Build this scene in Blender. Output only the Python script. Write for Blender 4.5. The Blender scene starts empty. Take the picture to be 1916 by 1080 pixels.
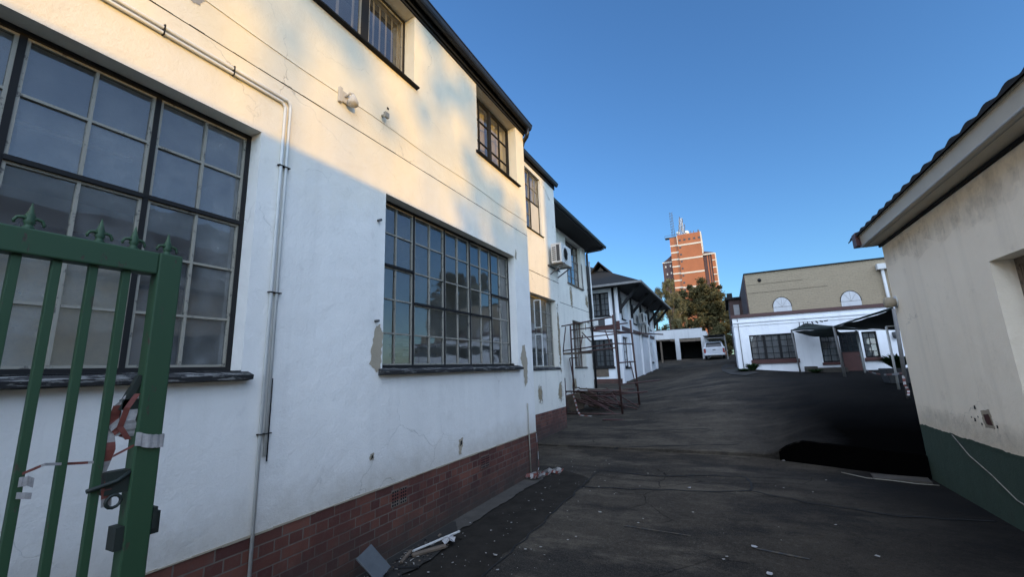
import bpy, math, random
from mathutils import Vector, Matrix, noise
random.seed(7)
C = bpy.context.scene.collection
EYE = 1.75
R = math.radians

# ------------------------------------------------------------------ materials
def mat(name):
    m = bpy.data.materials.new(name); m.use_nodes = True
    nt = m.node_tree; nt.nodes.clear()
    out = nt.nodes.new('ShaderNodeOutputMaterial')
    b = nt.nodes.new('ShaderNodeBsdfPrincipled')
    nt.links.new(b.outputs[0], out.inputs[0])
    return m, nt, b, out
def nd(nt, t, ins=None, **kw):
    n = nt.nodes.new(t)
    for k, v in kw.items(): setattr(n, k, v)
    for k, v in (ins or {}).items():
        if isinstance(v, bpy.types.NodeSocket): nt.links.new(v, n.inputs[k])
        else: n.inputs[k].default_value = v
    return n
def col(c): return (c[0], c[1], c[2], 1)
def ramp(nt, fac, stops):
    r = nt.nodes.new('ShaderNodeValToRGB'); nt.links.new(fac, r.inputs[0])
    e = r.color_ramp.elements
    while len(e) < len(stops): e.new(0.5)
    for i, (p, c) in enumerate(stops): e[i].position = p; e[i].color = col(c) if not isinstance(c, (int, float)) else (c, c, c, 1)
    return r.outputs[0]
def mix(nt, f, a, b, mode='MIX'):
    n = nt.nodes.new('ShaderNodeMix'); n.data_type = 'RGBA'; n.blend_type = mode
    for k, v in ((0, f), (6, a), (7, b)):
        if isinstance(v, bpy.types.NodeSocket): nt.links.new(v, n.inputs[k])
        else: n.inputs[k].default_value = col(v) if isinstance(v, tuple) else v
    return n.outputs[2]
def math_(nt, op, a, b=0.0):
    n = nt.nodes.new('ShaderNodeMath'); n.operation = op
    for k, v in ((0, a), (1, b)):
        if isinstance(v, bpy.types.NodeSocket): nt.links.new(v, n.inputs[k])
        else: n.inputs[k].default_value = v
    return n.outputs[0]
def objco(nt, scale=(1, 1, 1)):
    t = nt.nodes.new('ShaderNodeTexCoord')
    m = nd(nt, 'ShaderNodeMapping', {0: t.outputs['Object'], 'Scale': scale})
    return m.outputs[0]
def noi(nt, co, s, d=4, r=.55, out=0):
    return nd(nt, 'ShaderNodeTexNoise', {'Vector': co, 'Scale': s, 'Detail': d, 'Roughness': r}).outputs[out]
def bump(nt, b, h, st=.3, dist=.01):
    n = nd(nt, 'ShaderNodeBump', {'Height': h, 'Strength': st, 'Distance': dist})
    nt.links.new(n.outputs[0], b.inputs['Normal'])

def plaster(name, base, dirt=(.33, .30, .25), amt=.35, crack=.5, streak=.5, tint2=None, splash=None, upper=None):
    m, nt, b, o = mat(name)
    co = objco(nt)
    n1 = noi(nt, co, .9, 6, .6)
    c = mix(nt, ramp(nt, n1, [(.35, 0.0), (.75, 1.0)]), base, tint2 or tuple(x*.86 for x in base))
    st = noi(nt, objco(nt, (2.2, 2.2, .12)), 2.0, 5, .6)       # rain streaks
    f = math_(nt, 'MULTIPLY', ramp(nt, st, [(.52, 0.0), (.8, 1.0)]), streak)
    c = mix(nt, f, c, tuple(x*.62 for x in base))
    blot = noi(nt, co, 3.5, 8, .7)
    c = mix(nt, math_(nt, 'MULTIPLY', ramp(nt, blot, [(.6, 0.0), (.72, 1.0)]), amt), c, dirt)
    if upper is not None:  # warmth of the sunlit band put into the upper wall colour
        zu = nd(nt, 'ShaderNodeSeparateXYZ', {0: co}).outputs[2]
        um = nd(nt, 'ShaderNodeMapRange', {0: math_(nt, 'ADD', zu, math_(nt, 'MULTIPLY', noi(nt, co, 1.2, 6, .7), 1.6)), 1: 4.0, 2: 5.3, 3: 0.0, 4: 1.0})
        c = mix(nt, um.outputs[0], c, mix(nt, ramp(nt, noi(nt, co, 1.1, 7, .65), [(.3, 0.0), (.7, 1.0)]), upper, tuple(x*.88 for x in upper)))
    if splash is not None:
        zz_ = nd(nt, 'ShaderNodeSeparateXYZ', {0: co}).outputs[2]
        sp = nd(nt, 'ShaderNodeMapRange', {0: math_(nt, 'ADD', zz_, math_(nt, 'MULTIPLY', noi(nt, co, 6, 7, .75), -.5)), 1: splash-.12, 2: splash+.35, 3: .75, 4: 0.0})
        c = mix(nt, sp.outputs[0], c, tuple(x*y for x, y in zip(base, (.52, .47, .40))))
    # hairline cracks, masked
    w = nd(nt, 'ShaderNodeTexNoise', {'Vector': co, 'Scale': 5.0, 'Detail': 6.0})
    wc = mix(nt, .22, co, w.outputs[1])
    v = nd(nt, 'ShaderNodeTexVoronoi', {'Vector': wc, 'Scale': 1.15}, feature='DISTANCE_TO_EDGE')
    cr = ramp(nt, v.outputs[0], [(0.0, 1.0), (.0022, 0.0)])
    mk = ramp(nt, noi(nt, co, .8, 3), [(.5, 0.0), (.62, 1.0)])
    crk = math_(nt, 'MULTIPLY', math_(nt, 'MULTIPLY', cr, mk), crack)
    c = mix(nt, crk, c, tuple(x*.3 for x in base))
    nt.links.new(c, b.inputs['Base Color']); b.inputs['Roughness'].default_value = .82
    h = math_(nt, 'ADD', math_(nt, 'MULTIPLY', noi(nt, co, 55, 5, .7), .5), math_(nt, 'MULTIPLY', noi(nt, co, 5, 5), 1.6))
    h = math_(nt, 'SUBTRACT', h, crk)
    bump(nt, b, h, .5, .014)
    return m
def flat(name, base, rough=.6, metal=0, var=.25, scale=8, bmp=.15, spec=None):
    m, nt, b, o = mat(name)
    co = objco(nt)
    c = mix(nt, ramp(nt, noi(nt, co, scale, 6, .65), [(.3, 0.0), (.75, 1.0)]), base, tuple(x*(1-var) for x in base))
    nt.links.new(c, b.inputs['Base Color']); b.inputs['Roughness'].default_value = rough; b.inputs['Metallic'].default_value = metal
    if spec is not None: b.inputs['Specular IOR Level'].default_value = spec
    if bmp: bump(nt, b, noi(nt, co, scale*5, 4), bmp, .004)
    return m
def peeling(name, base, under, thr=.56, rough=.55, scale=(9, 9, 9), bmp=.4):
    m, nt, b, o = mat(name)
    n = noi(nt, objco(nt, scale), 1.0, 8, .72)
    f = ramp(nt, n, [(thr, 0.0), (thr+.025, 1.0)])
    c = mix(nt, f, base, under)
    nt.links.new(c, b.inputs['Base Color']); b.inputs['Roughness'].default_value = rough
    bump(nt, b, math_(nt, 'MULTIPLY', f, -1.0), bmp, .004)
    return m
def brick(name, axis, c1, c2, mortar, bw=.235, rh=.0838, ms=.011, squash=True, stain=.5):
    m, nt, b, o = mat(name)
    t = nt.nodes.new('ShaderNodeTexCoord')
    s = nd(nt, 'ShaderNodeSeparateXYZ', {0: t.outputs['Object']})
    cx = nd(nt, 'ShaderNodeCombineXYZ', {0: s.outputs[axis], 1: s.outputs[2]})
    br = nd(nt, 'ShaderNodeTexBrick', {'Vector': cx.outputs[0], 'Color1': col(c1), 'Color2': col(c2), 'Mortar': col(mortar), 'Scale': 1.0,
        'Mortar Size': ms*.5, 'Mortar Smooth': .15, 'Bias': 0.0, 'Brick Width': bw, 'Row Height': rh})
    if squash: br.squash = .5; br.squash_frequency = 2
    co = objco(nt)
    g = noi(nt, co, 2.0, 6, .6)
    c = mix(nt, math_(nt, 'MULTIPLY', ramp(nt, g, [(.42, 0.0), (.6, 1.0)]), stain), br.outputs[0], tuple(x*.8 for x in c1))
    c = mix(nt, math_(nt, 'MULTIPLY', ramp(nt, noi(nt, co, 14, 6, .7), [(.5, 0.0), (.75, 1.0)]), .35), c, (.10, .085, .075))
    lo = nd(nt, 'ShaderNodeMapRange', {0: math_(nt, 'ADD', s.outputs[2], math_(nt, 'MULTIPLY', noi(nt, co, 4, 7, .7), -.5)), 1: -.25, 2: .2, 3: .85, 4: 0.0})
    if squash: c = mix(nt, lo.outputs[0], c, (.045, .038, .030))
    nt.links.new(c, b.inputs['Base Color']); b.inputs['Roughness'].default_value = .8
    h = math_(nt, 'ADD', math_(nt, 'MULTIPLY', br.outputs[1], -1.0), math_(nt, 'MULTIPLY', noi(nt, co, 60, 4), .35))
    bump(nt, b, h, .55, .006)
    return m
def glass(name, refl=.12, tint=(.75, .8, .8), dust=.12, dustc=(.35, .37, .36), rough=.02):
    m, nt, b, o = mat(name); nt.nodes.remove(b)
    co = objco(nt)
    tr = nd(nt, 'ShaderNodeBsdfTransparent', {0: col(tint)})
    bm = nd(nt, 'ShaderNodeBump', {'Height': noi(nt, co, 2.2, 2), 'Strength': .12, 'Distance': .02})
    gl = nd(nt, 'ShaderNodeBsdfGlossy', {'Color': col((.95, .97, 1)), 'Roughness': rough, 'Normal': bm.outputs[0]})
    df = nd(nt, 'ShaderNodeBsdfDiffuse', {0: col(dustc)})
    fr = nd(nt, 'ShaderNodeFresnel', {'IOR': 1.52})
    f = math_(nt, 'ADD', math_(nt, 'MULTIPLY', fr.outputs[0], 1.7), refl)
    m1 = nd(nt, 'ShaderNodeMixShader', {0: f, 1: tr.outputs[0], 2: gl.outputs[0]})
    dn = math_(nt, 'MULTIPLY', ramp(nt, noi(nt, co, 7, 8, .75), [(.35, .35), (.75, 1.0)]), ramp(nt, noi(nt, co, 1.9, 3), [(.35, .35), (.65, 1.5)]))
    m2 = nd(nt, 'ShaderNodeMixShader', {0: math_(nt, 'MULTIPLY', dn, dust), 1: m1.outputs[0], 2: df.outputs[0]})
    nt.links.new(m2.outputs[0], o.inputs[0])
    return m
def leaf(name, c1, c2, trans=.3):
    m, nt, b, o = mat(name); nt.nodes.remove(b)
    co = objco(nt)
    c = mix(nt, ramp(nt, noi(nt, co, .9, 5, .7), [(.35, 0.0), (.65, 1.0)]), c1, c2)
    d = nd(nt, 'ShaderNodeBsdfDiffuse', {0: c}); t = nd(nt, 'ShaderNodeBsdfTranslucent', {0: c})
    s = nd(nt, 'ShaderNodeMixShader', {0: trans, 1: d.outputs[0], 2: t.outputs[0]})
    nt.links.new(s.outputs[0], o.inputs[0])
    return m
def asphalt():
    m, nt, b, o = mat('asphalt')
    co = objco(nt)
    c = mix(nt, ramp(nt, noi(nt, co, .45, 6, .6), [(.40, 0.0), (.62, 1.0)]), (.058, .048, .0365), (.032, .027, .0215))
    c = mix(nt, ramp(nt, noi(nt, objco(nt, (.8, 2.2, 1)), .9, 8, .72), [(.5, 0.0), (.60, .8)]), c, (.088, .074, .056))
    c = mix(nt, ramp(nt, noi(nt, co, 3.1, 9, .8), [(.52, 0.0), (.64, .65)]), c, (.022, .019, .0155))
    c = mix(nt, ramp(nt, noi(nt, co, 22, 6, .8), [(.52, 0.0), (.62, .5)]), c, (.10, .086, .066))
    c = mix(nt, ramp(nt, noi(nt, co, 34, 5, .8), [(.56, 0.0), (.64, .6)]), c, (.012, .011, .0095))
    st = noi(nt, objco(nt, (.6, 1.0, 1)), 1.0, 9, .72)
    c = mix(nt, ramp(nt, st, [(.50, 0.0), (.58, .72)]), c, (.013, .0125, .012))
    c = mix(nt, math_(nt, 'MULTIPLY', ramp(nt, noi(nt, co, 150, 2, .7), [(.5, 0.0), (.72, 1.0)]), .55), c, (.13, .118, .10))
    c = mix(nt, math_(nt, 'MULTIPLY', ramp(nt, noi(nt, co, 95, 2, .6), [(.56, 0.0), (.7, 1.0)]), .6), c, (.008, .0075, .007))
    v = nd(nt, 'ShaderNodeTexVoronoi', {'Vector': mix(nt, .10, co, nd(nt, 'ShaderNodeTexNoise', {'Vector': co, 'Scale': 4.0, 'Detail': 4.0}).outputs[1]), 'Scale': .8}, feature='DISTANCE_TO_EDGE')
    mk = ramp(nt, noi(nt, co, .5, 2), [(.54, 0.0), (.60, .8)])
    crk = math_(nt, 'MULTIPLY', ramp(nt, v.outputs[0], [(0.0, 1.0), (.007, 0.0)]), mk)
    c = mix(nt, crk, c, (.004, .004, .004))
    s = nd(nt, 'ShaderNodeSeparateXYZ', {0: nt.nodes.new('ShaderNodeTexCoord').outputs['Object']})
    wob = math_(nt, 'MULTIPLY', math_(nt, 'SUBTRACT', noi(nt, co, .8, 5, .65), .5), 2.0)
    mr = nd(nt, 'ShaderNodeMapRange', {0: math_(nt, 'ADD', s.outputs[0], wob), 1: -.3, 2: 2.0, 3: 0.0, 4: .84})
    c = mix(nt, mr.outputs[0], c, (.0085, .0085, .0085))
    # near-black apron just behind the yard edge, fading out towards the back
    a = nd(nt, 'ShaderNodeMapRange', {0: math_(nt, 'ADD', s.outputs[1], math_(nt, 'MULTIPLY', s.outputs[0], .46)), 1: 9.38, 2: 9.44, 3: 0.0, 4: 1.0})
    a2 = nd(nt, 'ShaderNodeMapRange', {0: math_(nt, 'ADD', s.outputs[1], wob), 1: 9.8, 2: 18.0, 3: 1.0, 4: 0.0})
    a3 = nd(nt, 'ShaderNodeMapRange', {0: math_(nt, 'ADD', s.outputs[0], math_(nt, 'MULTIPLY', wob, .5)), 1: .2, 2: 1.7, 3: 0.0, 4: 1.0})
    black_fade = math_(nt, 'MULTIPLY', math_(nt, 'MULTIPLY', a.outputs[0], a2.outputs[0]), a3.outputs[0])
    c = mix(nt, black_fade, c, (.0022, .0021, .0020))
    nt.links.new(math_(nt, 'MULTIPLY', math_(nt, 'SUBTRACT', 1.0, black_fade), .05), b.inputs['Specular IOR Level'])
    nt.links.new(c, b.inputs['Base Color'])
    nt.links.new(ramp(nt, st, [(.5, .95), (.6, .88)]), b.inputs['Roughness'])
    h = math_(nt, 'SUBTRACT', math_(nt, 'ADD', noi(nt, co, 160, 3), math_(nt, 'MULTIPLY', noi(nt, co, 25, 4), .8)), math_(nt, 'MULTIPLY', crk, 3.0))
    bump(nt, b, h, .45, .006)
    return m

M = {}
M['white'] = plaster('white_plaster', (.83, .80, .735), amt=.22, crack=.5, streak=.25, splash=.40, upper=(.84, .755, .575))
M['white_dirty'] = plaster('stained_white_plaster', (.80, .76, .66), dirt=(.30, .25, .18), amt=.6, crack=.6, streak=.45)
M['white_far'] = plaster('distant_white_plaster', (.82, .82, .81), amt=.25, crack=0, streak=.3)
M['white_dull'] = plaster('dull_garage_plaster', (.52, .52, .51), amt=.4, crack=0, streak=.5)
M['cream'] = plaster('cream_plaster', (.93, .83, .66), dirt=(.55, .48, .36), amt=.4, crack=.6, streak=.3, tint2=(.86, .76, .60), splash=.48)
M['green_wall'] = plaster('green_plinth_paint', (.030, .055, .036), dirt=(.03, .03, .02), amt=.5, crack=.4, streak=.5)
M['bare'] = plaster('bare_plaster', (.38, .32, .23), amt=.4, crack=0, streak=.3)
M['brickY'] = brick('plinth_brick', 1, (.075, .022, .016), (.175, .062, .038), (.14, .112, .088))
M['brickX'] = brick('plinth_brick_front', 0, (.11, .03, .022), (.15, .045, .03), (.16, .13, .10))
M['dark'] = peeling('dark_timber', (.0045, .0042, .004), (.06, .056, .05), .68, rough=.85)
M['sill'] = peeling('peeling_sill', (.016, .016, .016), (.20, .195, .18), .55, rough=.8, scale=(20, 6, 40))
M['bar'] = peeling('cream_glazing_bar', (.27, .25, .20), (.10, .09, .075), .58, scale=(18, 18, 18))
M['barbrown'] = peeling('brown_glazing_bar', (.16, .12, .085), (.05, .035, .025), .55, scale=(18, 18, 18))
M['gutter_black'] = flat('black_gutter', (.016, .016, .017), .4, var=.4)
M['soffit'] = flat('black_soffit', (.010, .009, .009), .8)
M['tile_dark'] = flat('dark_roof_tile', (.008, .0075, .007), .92, var=.5, scale=3, bmp=.5)
M['tile_red'] = flat('weathered_clay_tile', (.10, .07, .055), .75, var=.5, scale=5, bmp=.4)
M['glass'] = glass('dusty_glass', .025, (.86, .87, .84), .15)
M['glass_sky'] = glass('filmed_glass', .015, (.86, .86, .82), .36, (.34, .36, .36))
M['glass_far'] = glass('distant_glass', .03, (.8, .8, .8), .08)
M['curtain'] = flat('grey_curtain', (.36, .35, .34), .9, var=.35, scale=3, bmp=0)
M['blind'] = flat('cream_blind', (.60, .56, .48), .8, var=.12, scale=3, bmp=0)
M['room'] = flat('room_paint', (.62, .58, .50), .9, var=.08, scale=1.5, bmp=0)
M['roomlight'] = flat('pale_partition', (.85, .78, .62), .9, var=.1, scale=2, bmp=0)
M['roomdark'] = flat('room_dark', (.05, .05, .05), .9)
M['green'] = peeling('green_gate_paint', (.019, .060, .024), (.045, .034, .020), .61, .65, (26, 26, 10), .4)
M['gate_iron'] = flat('dark_iron', (.014, .022, .017), .6)
M['rust'] = peeling('rusty_tube', (.060, .026, .020), (.045, .042, .042), .58, .7, (8, 8, 8))
M['rustred'] = flat('red_steel', (.065, .022, .018), .6, var=.4)
M['wood'] = flat('weathered_wood', (.16, .12, .085), .85, var=.5, scale=6)
M['pvc'] = flat('white_conduit', (.72, .72, .68), .5, var=.12, scale=4, bmp=0)
M['steel'] = flat('galvanised_steel', (.11, .115, .115), .55, .4, var=.3)
M['acw'] = flat('unit_casing', (.58, .57, .53), .5, var=.1, bmp=0)
M['acd'] = flat('unit_grille', (.05, .05, .05), .6)
M['fascia_grey'] = flat('grey_gutter_paint', (.46, .42, .33), .45, var=.2, scale=2)
M['maroon'] = flat('maroon_paint', (.070, .020, .014), .5, var=.3)
M['beige'] = brick('beige_painted_brick', 0, (.31, .245, .155), (.295, .23, .145), (.245, .192, .125), bw=.24, rh=.09, ms=.012, squash=False, stain=.2)
M['brown_side'] = brick('brown_brick_side', 1, (.06, .03, .025), (.075, .038, .03), (.09, .07, .06), squash=False)
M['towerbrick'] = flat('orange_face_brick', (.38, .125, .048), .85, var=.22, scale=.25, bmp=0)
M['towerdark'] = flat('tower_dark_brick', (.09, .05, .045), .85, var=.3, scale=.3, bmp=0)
M['towerband'] = flat('tower_concrete_band', (.62, .54, .42), .8, var=.15, scale=.4, bmp=0)
M['net'] = flat('green_shade_net', (.014, .024, .020), .9, var=.4, scale=4)
M['pole'] = flat('grey_pole', (.20, .19, .175), .6, var=.4)
M['concrete'] = flat('concrete_apron', (.075, .064, .050), .9, var=.5, scale=5, bmp=.6)
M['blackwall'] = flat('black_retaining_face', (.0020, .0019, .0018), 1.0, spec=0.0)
M['chip'] = flat('paint_chip', (.30, .28, .25), .8, bmp=0)
M['crack'] = flat('crack_fill', (.004, .004, .004), .95, bmp=0)
M['tapew'] = flat('white_plastic', (.42, .40, .38), .5, var=.5, scale=25)
M['taper'] = flat('red_plastic', (.20, .055, .04), .5, var=.5, scale=25)
M['carw'] = flat('white_car_paint', (.55, .56, .58), .3, var=.05, bmp=0)
M['card'] = flat('dark_car_paint', (.03, .035, .036), .25, var=.05, bmp=0)
M['carglass'] = flat('car_glass', (.01, .012, .014), .1, bmp=0)
M['rubber'] = flat('tyre_rubber', (.012, .012, .012), .8)
M['lampred'] = flat('red_lens', (.25, .012, .01), .2, bmp=0)
M['lampclear'] = flat('clear_lens', (.7, .7, .68), .15, bmp=0)
M['bark'] = flat('bark', (.10, .075, .055), .9, var=.5, scale=4, bmp=.5)
M['barkpale'] = flat('pale_bark', (.30, .23, .15), .9, var=.4, scale=3)
M['leaf_dark'] = leaf('dark_foliage', (.052, .052, .024), (.16, .132, .062))
M['leaf_gold'] = leaf('golden_foliage', (.26, .22, .11), (.13, .12, .06))
M['leaf_blue'] = leaf('blue_green_foliage', (.05, .065, .06), (.035, .05, .045))
M['leaf_green'] = leaf('green_foliage', (.022, .050, .020), (.04, .065, .025))
M['soil'] = flat('dark_soil', (.022, .018, .013), .95, var=.5, scale=3, bmp=.6)
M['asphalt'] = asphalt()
M['strip'] = flat('fresh_asphalt_strip', (.032, .028, .023), .95, var=.5, scale=4, bmp=.9, spec=.05)

# ------------------------------------------------------------------ mesh helpers
class MB:
    def __init__(s): s.v = []; s.f = []; s.mi = []; s.mats = []; s.cur = 0; s.smooth = []; s.sm = False
    def m(s, name):
        if name not in s.mats: s.mats.append(name)
        s.cur = s.mats.index(name); return s
    def poly(s, pts):
        n = len(s.v); s.v += [tuple(p) for p in pts]; s.f.append(tuple(range(n, n+len(pts)))); s.mi.append(s.cur); s.smooth.append(s.sm)
    def hexa(s, p):   # 8 points: bottom 0-3, top 4-7
        n = len(s.v); s.v += [tuple(q) for q in p]
        for f in ((3, 2, 1, 0), (4, 5, 6, 7), (0, 1, 5, 4), (1, 2, 6, 5), (2, 3, 7, 6), (3, 0, 4, 7)):
            s.f.append(tuple(n+i for i in f)); s.mi.append(s.cur); s.smooth.append(False)
        return s
    def box(s, a, b, mp=None, jit=0):
        x0, y0, z0 = a; x1, y1, z1 = b
        p = [(x0, y0, z0), (x1, y0, z0), (x1, y1, z0), (x0, y1, z0), (x0, y0, z1), (x1, y0, z1), (x1, y1, z1), (x0, y1, z1)]
        if mp: p = [mp(*q) for q in p]
        s.hexa(p); return s
    def beam(s, p, q, w, h, up=(0, 0, 1)):
        p = Vector(p); q = Vector(q); d = (q-p).normalized(); u = Vector(up)
        r = d.cross(u)
        if r.length < 1e-4: r = d.cross(Vector((1, 0, 0)))
        r.normalize(); t = r.cross(d).normalized()
        a = [p-r*w/2-t*h/2, p+r*w/2-t*h/2, q+r*w/2-t*h/2, q-r*w/2-t*h/2]
        s.hexa(a+[x+t*h for x in a]); return s
    def tube(s, pts, r, n=8, cap=True, r2=None):
        pts = [Vector(p) for p in pts]; base = len(s.v); N = len(pts); prev = None
        for i, p in enumerate(pts):
            d = (pts[min(i+1, N-1)]-pts[max(i-1, 0)]).normalized()
            ref = Vector((0, 0, 1)) if abs(d.z) < .9 else Vector((1, 0, 0))
            a = d.cross(ref).normalized() if prev is None else (prev-d*prev.dot(d)).normalized()
            prev = a; b = d.cross(a)
            rr = r if r2 is None else r+(r2-r)*i/(N-1)
            for k in range(n):
                t = 2*math.pi*k/n; s.v.append(tuple(p+(a*math.cos(t)+b*math.sin(t))*rr))
        for i in range(N-1):
            for k in range(n):
                k2 = (k+1) % n
                s.f.append((base+i*n+k, base+i*n+k2, base+(i+1)*n+k2, base+(i+1)*n+k)); s.mi.append(s.cur); s.smooth.append(True)
        if cap:
            s.f.append(tuple(base+k for k in range(n))[::-1]); s.mi.append(s.cur); s.smooth.append(False)
            s.f.append(tuple(base+(N-1)*n+k for k in range(n))); s.mi.append(s.cur); s.smooth.append(False)
        return s
    def prism(s, poly, mp, w0, w1):
        a = [mp(u, v, w0) for u, v in poly]; b = [mp(u, v, w1) for u, v in poly]; n = len(poly)
        s.poly(a[::-1]); s.poly(b)
        for i in range(n): j = (i+1) % n; s.poly([a[i], a[j], b[j], b[i]])
        return s
    def lathe(s, prof, c, n=10, axis='Z'):
        base = len(s.v); c = Vector(c)
        for r, h in prof:
            for k in range(n):
                t = 2*math.pi*k/n
                o = {'Z': (r*math.cos(t), r*math.sin(t), h), 'X': (h, r*math.cos(t), r*math.sin(t)), 'Y': (r*math.cos(t), h, r*math.sin(t))}[axis]
                s.v.append(tuple(c+Vector(o)))
        for i in range(len(prof)-1):
            for k in range(n):
                k2 = (k+1) % n
                s.f.append((base+i*n+k, base+i*n+k2, base+(i+1)*n+k2, base+(i+1)*n+k)); s.mi.append(s.cur); s.smooth.append(True)
        s.f.append(tuple(base+k for k in range(n))); s.mi.append(s.cur); s.smooth.append(False)
        s.f.append(tuple(base+(len(prof)-1)*n+k for k in range(n))); s.mi.append(s.cur); s.smooth.append(False)
        return s
    def build(s, name, material=None, parent=None, org=None, bevel=0):
        me = bpy.data.meshes.new(name)
        o = bpy.data.objects.new(name, me); C.objects.link(o)
        if parent is not None:
            org = Vector(parent['_org']); o.parent = parent
        else:
            org = Vector(org) if org is not None else Vector((0, 0, 0)); o.location = org
        o['_org'] = tuple(org)
        me.from_pydata([tuple(Vector(v)-org) for v in s.v], [], s.f)
        ms = s.mats or [material]
        if s.mats and material: pass
        for k in ms: me.materials.append(M[k])
        me.polygons.foreach_set('material_index', s.mi if s.mats else [0]*len(s.f))
        me.polygons.foreach_set('use_smooth', s.smooth)
        me.update()
        if bevel:
            b = o.modifiers.new('bevel', 'BEVEL'); b.width = bevel; b.segments = 2; b.limit_method = 'ANGLE'; b.angle_limit = R(40)
        return o
def thing(name, loc, label, cat, group=None):
    o = bpy.data.objects.new(name, None); C.objects.link(o); o.location = loc; o['_org'] = tuple(loc)
    o.empty_display_size = .3
    o['label'] = label; o['category'] = cat
    if group: o['group'] = group
    return o
def tag(o, label, cat, group=None):
    o['label'] = label; o['category'] = cat
    if group: o['group'] = group
    return o
def stain_mat(name, base, lo=(.36, .52), amax=.85):
    m, nt, b, o = mat(name)
    tc = nt.nodes.new('ShaderNodeTexCoord')
    d = nd(nt, 'ShaderNodeVectorMath', {0: tc.outputs['Generated'], 1: (.5, .5, .5)}, operation='DISTANCE')
    n = noi(nt, objco(nt), 5.5, 9, .78)
    f = math_(nt, 'ADD', math_(nt, 'MULTIPLY', n, 1.5), math_(nt, 'MULTIPLY', d.outputs['Value'], -.9))
    a = ramp(nt, f, [(lo[0], 0.0), (lo[1], amax)])
    c = mix(nt, noi(nt, objco(nt), 9, 5), base, tuple(x*.5 for x in base))
    nt.links.new(c, b.inputs['Base Color']); nt.links.new(a, b.inputs['Alpha']); b.inputs['Roughness'].default_value = .9
    M[name] = m
stain_mat('damp_stain', (.42, .33, .20)); stain_mat('grime_stain', (.40, .385, .35), (.2, 1.0), .25); stain_mat('eave_stain', (.40, .31, .17), (.2, 1.0), .22)
def struct(o): o['kind'] = 'structure'; return o
def bx(name, a, b, material, parent=None, org=None, bevel=0):
    return MB().box(a, b).build(name, material, parent, org, bevel)

# facade frames: (u, v, w) -> world ; w points outward
def FX(x, s=1):     # wall in plane X=x, u = Y ; s=+1 faces +X
    return lambda u, v, w: (x+s*w, u, v)
def FY(y):          # wall in plane Y=y facing -Y (towards camera), u = X
    return lambda u, v, w: (u, y-w, v)

def wall(mp, u0, u1, v0, v1, holes, th=.3):
    mb = MB()
    us = sorted({u0, u1, *[h[0] for h in holes], *[h[1] for h in holes]}); vs = sorted({v0, v1, *[h[2] for h in holes], *[h[3] for h in holes]})
    def solid(i, j):
        if i < 0 or j < 0 or i >= len(us)-1 or j >= len(vs)-1: return False
        a = (us[i]+us[i+1])/2; b = (vs[j]+vs[j+1])/2
        return not any(h[0] < a < h[1] and h[2] < b < h[3] for h in holes)
    for i in range(len(us)-1):
        for j in range(len(vs)-1):
            if not solid(i, j): continue
            a, b, c, d = us[i], us[i+1], vs[j], vs[j+1]
            mb.poly([mp(a, c, 0), mp(b, c, 0), mp(b, d, 0), mp(a, d, 0)])
            mb.poly([mp(a, c, -th), mp(a, d, -th), mp(b, d, -th), mp(b, c, -th)])
            if not solid(i-1, j): mb.poly([mp(a, c, 0), mp(a, d, 0), mp(a, d, -th), mp(a, c, -th)])
            if not solid(i+1, j): mb.poly([mp(b, c, 0), mp(b, c, -th), mp(b, d, -th), mp(b, d, 0)])
            if not solid(i, j-1): mb.poly([mp(a, c, 0), mp(a, c, -th), mp(b, c, -th), mp(b, c, 0)])
            if not solid(i, j+1): mb.poly([mp(a, d, 0), mp(b, d, 0), mp(b, d, -th), mp(a, d, -th)])
    return mb

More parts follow.
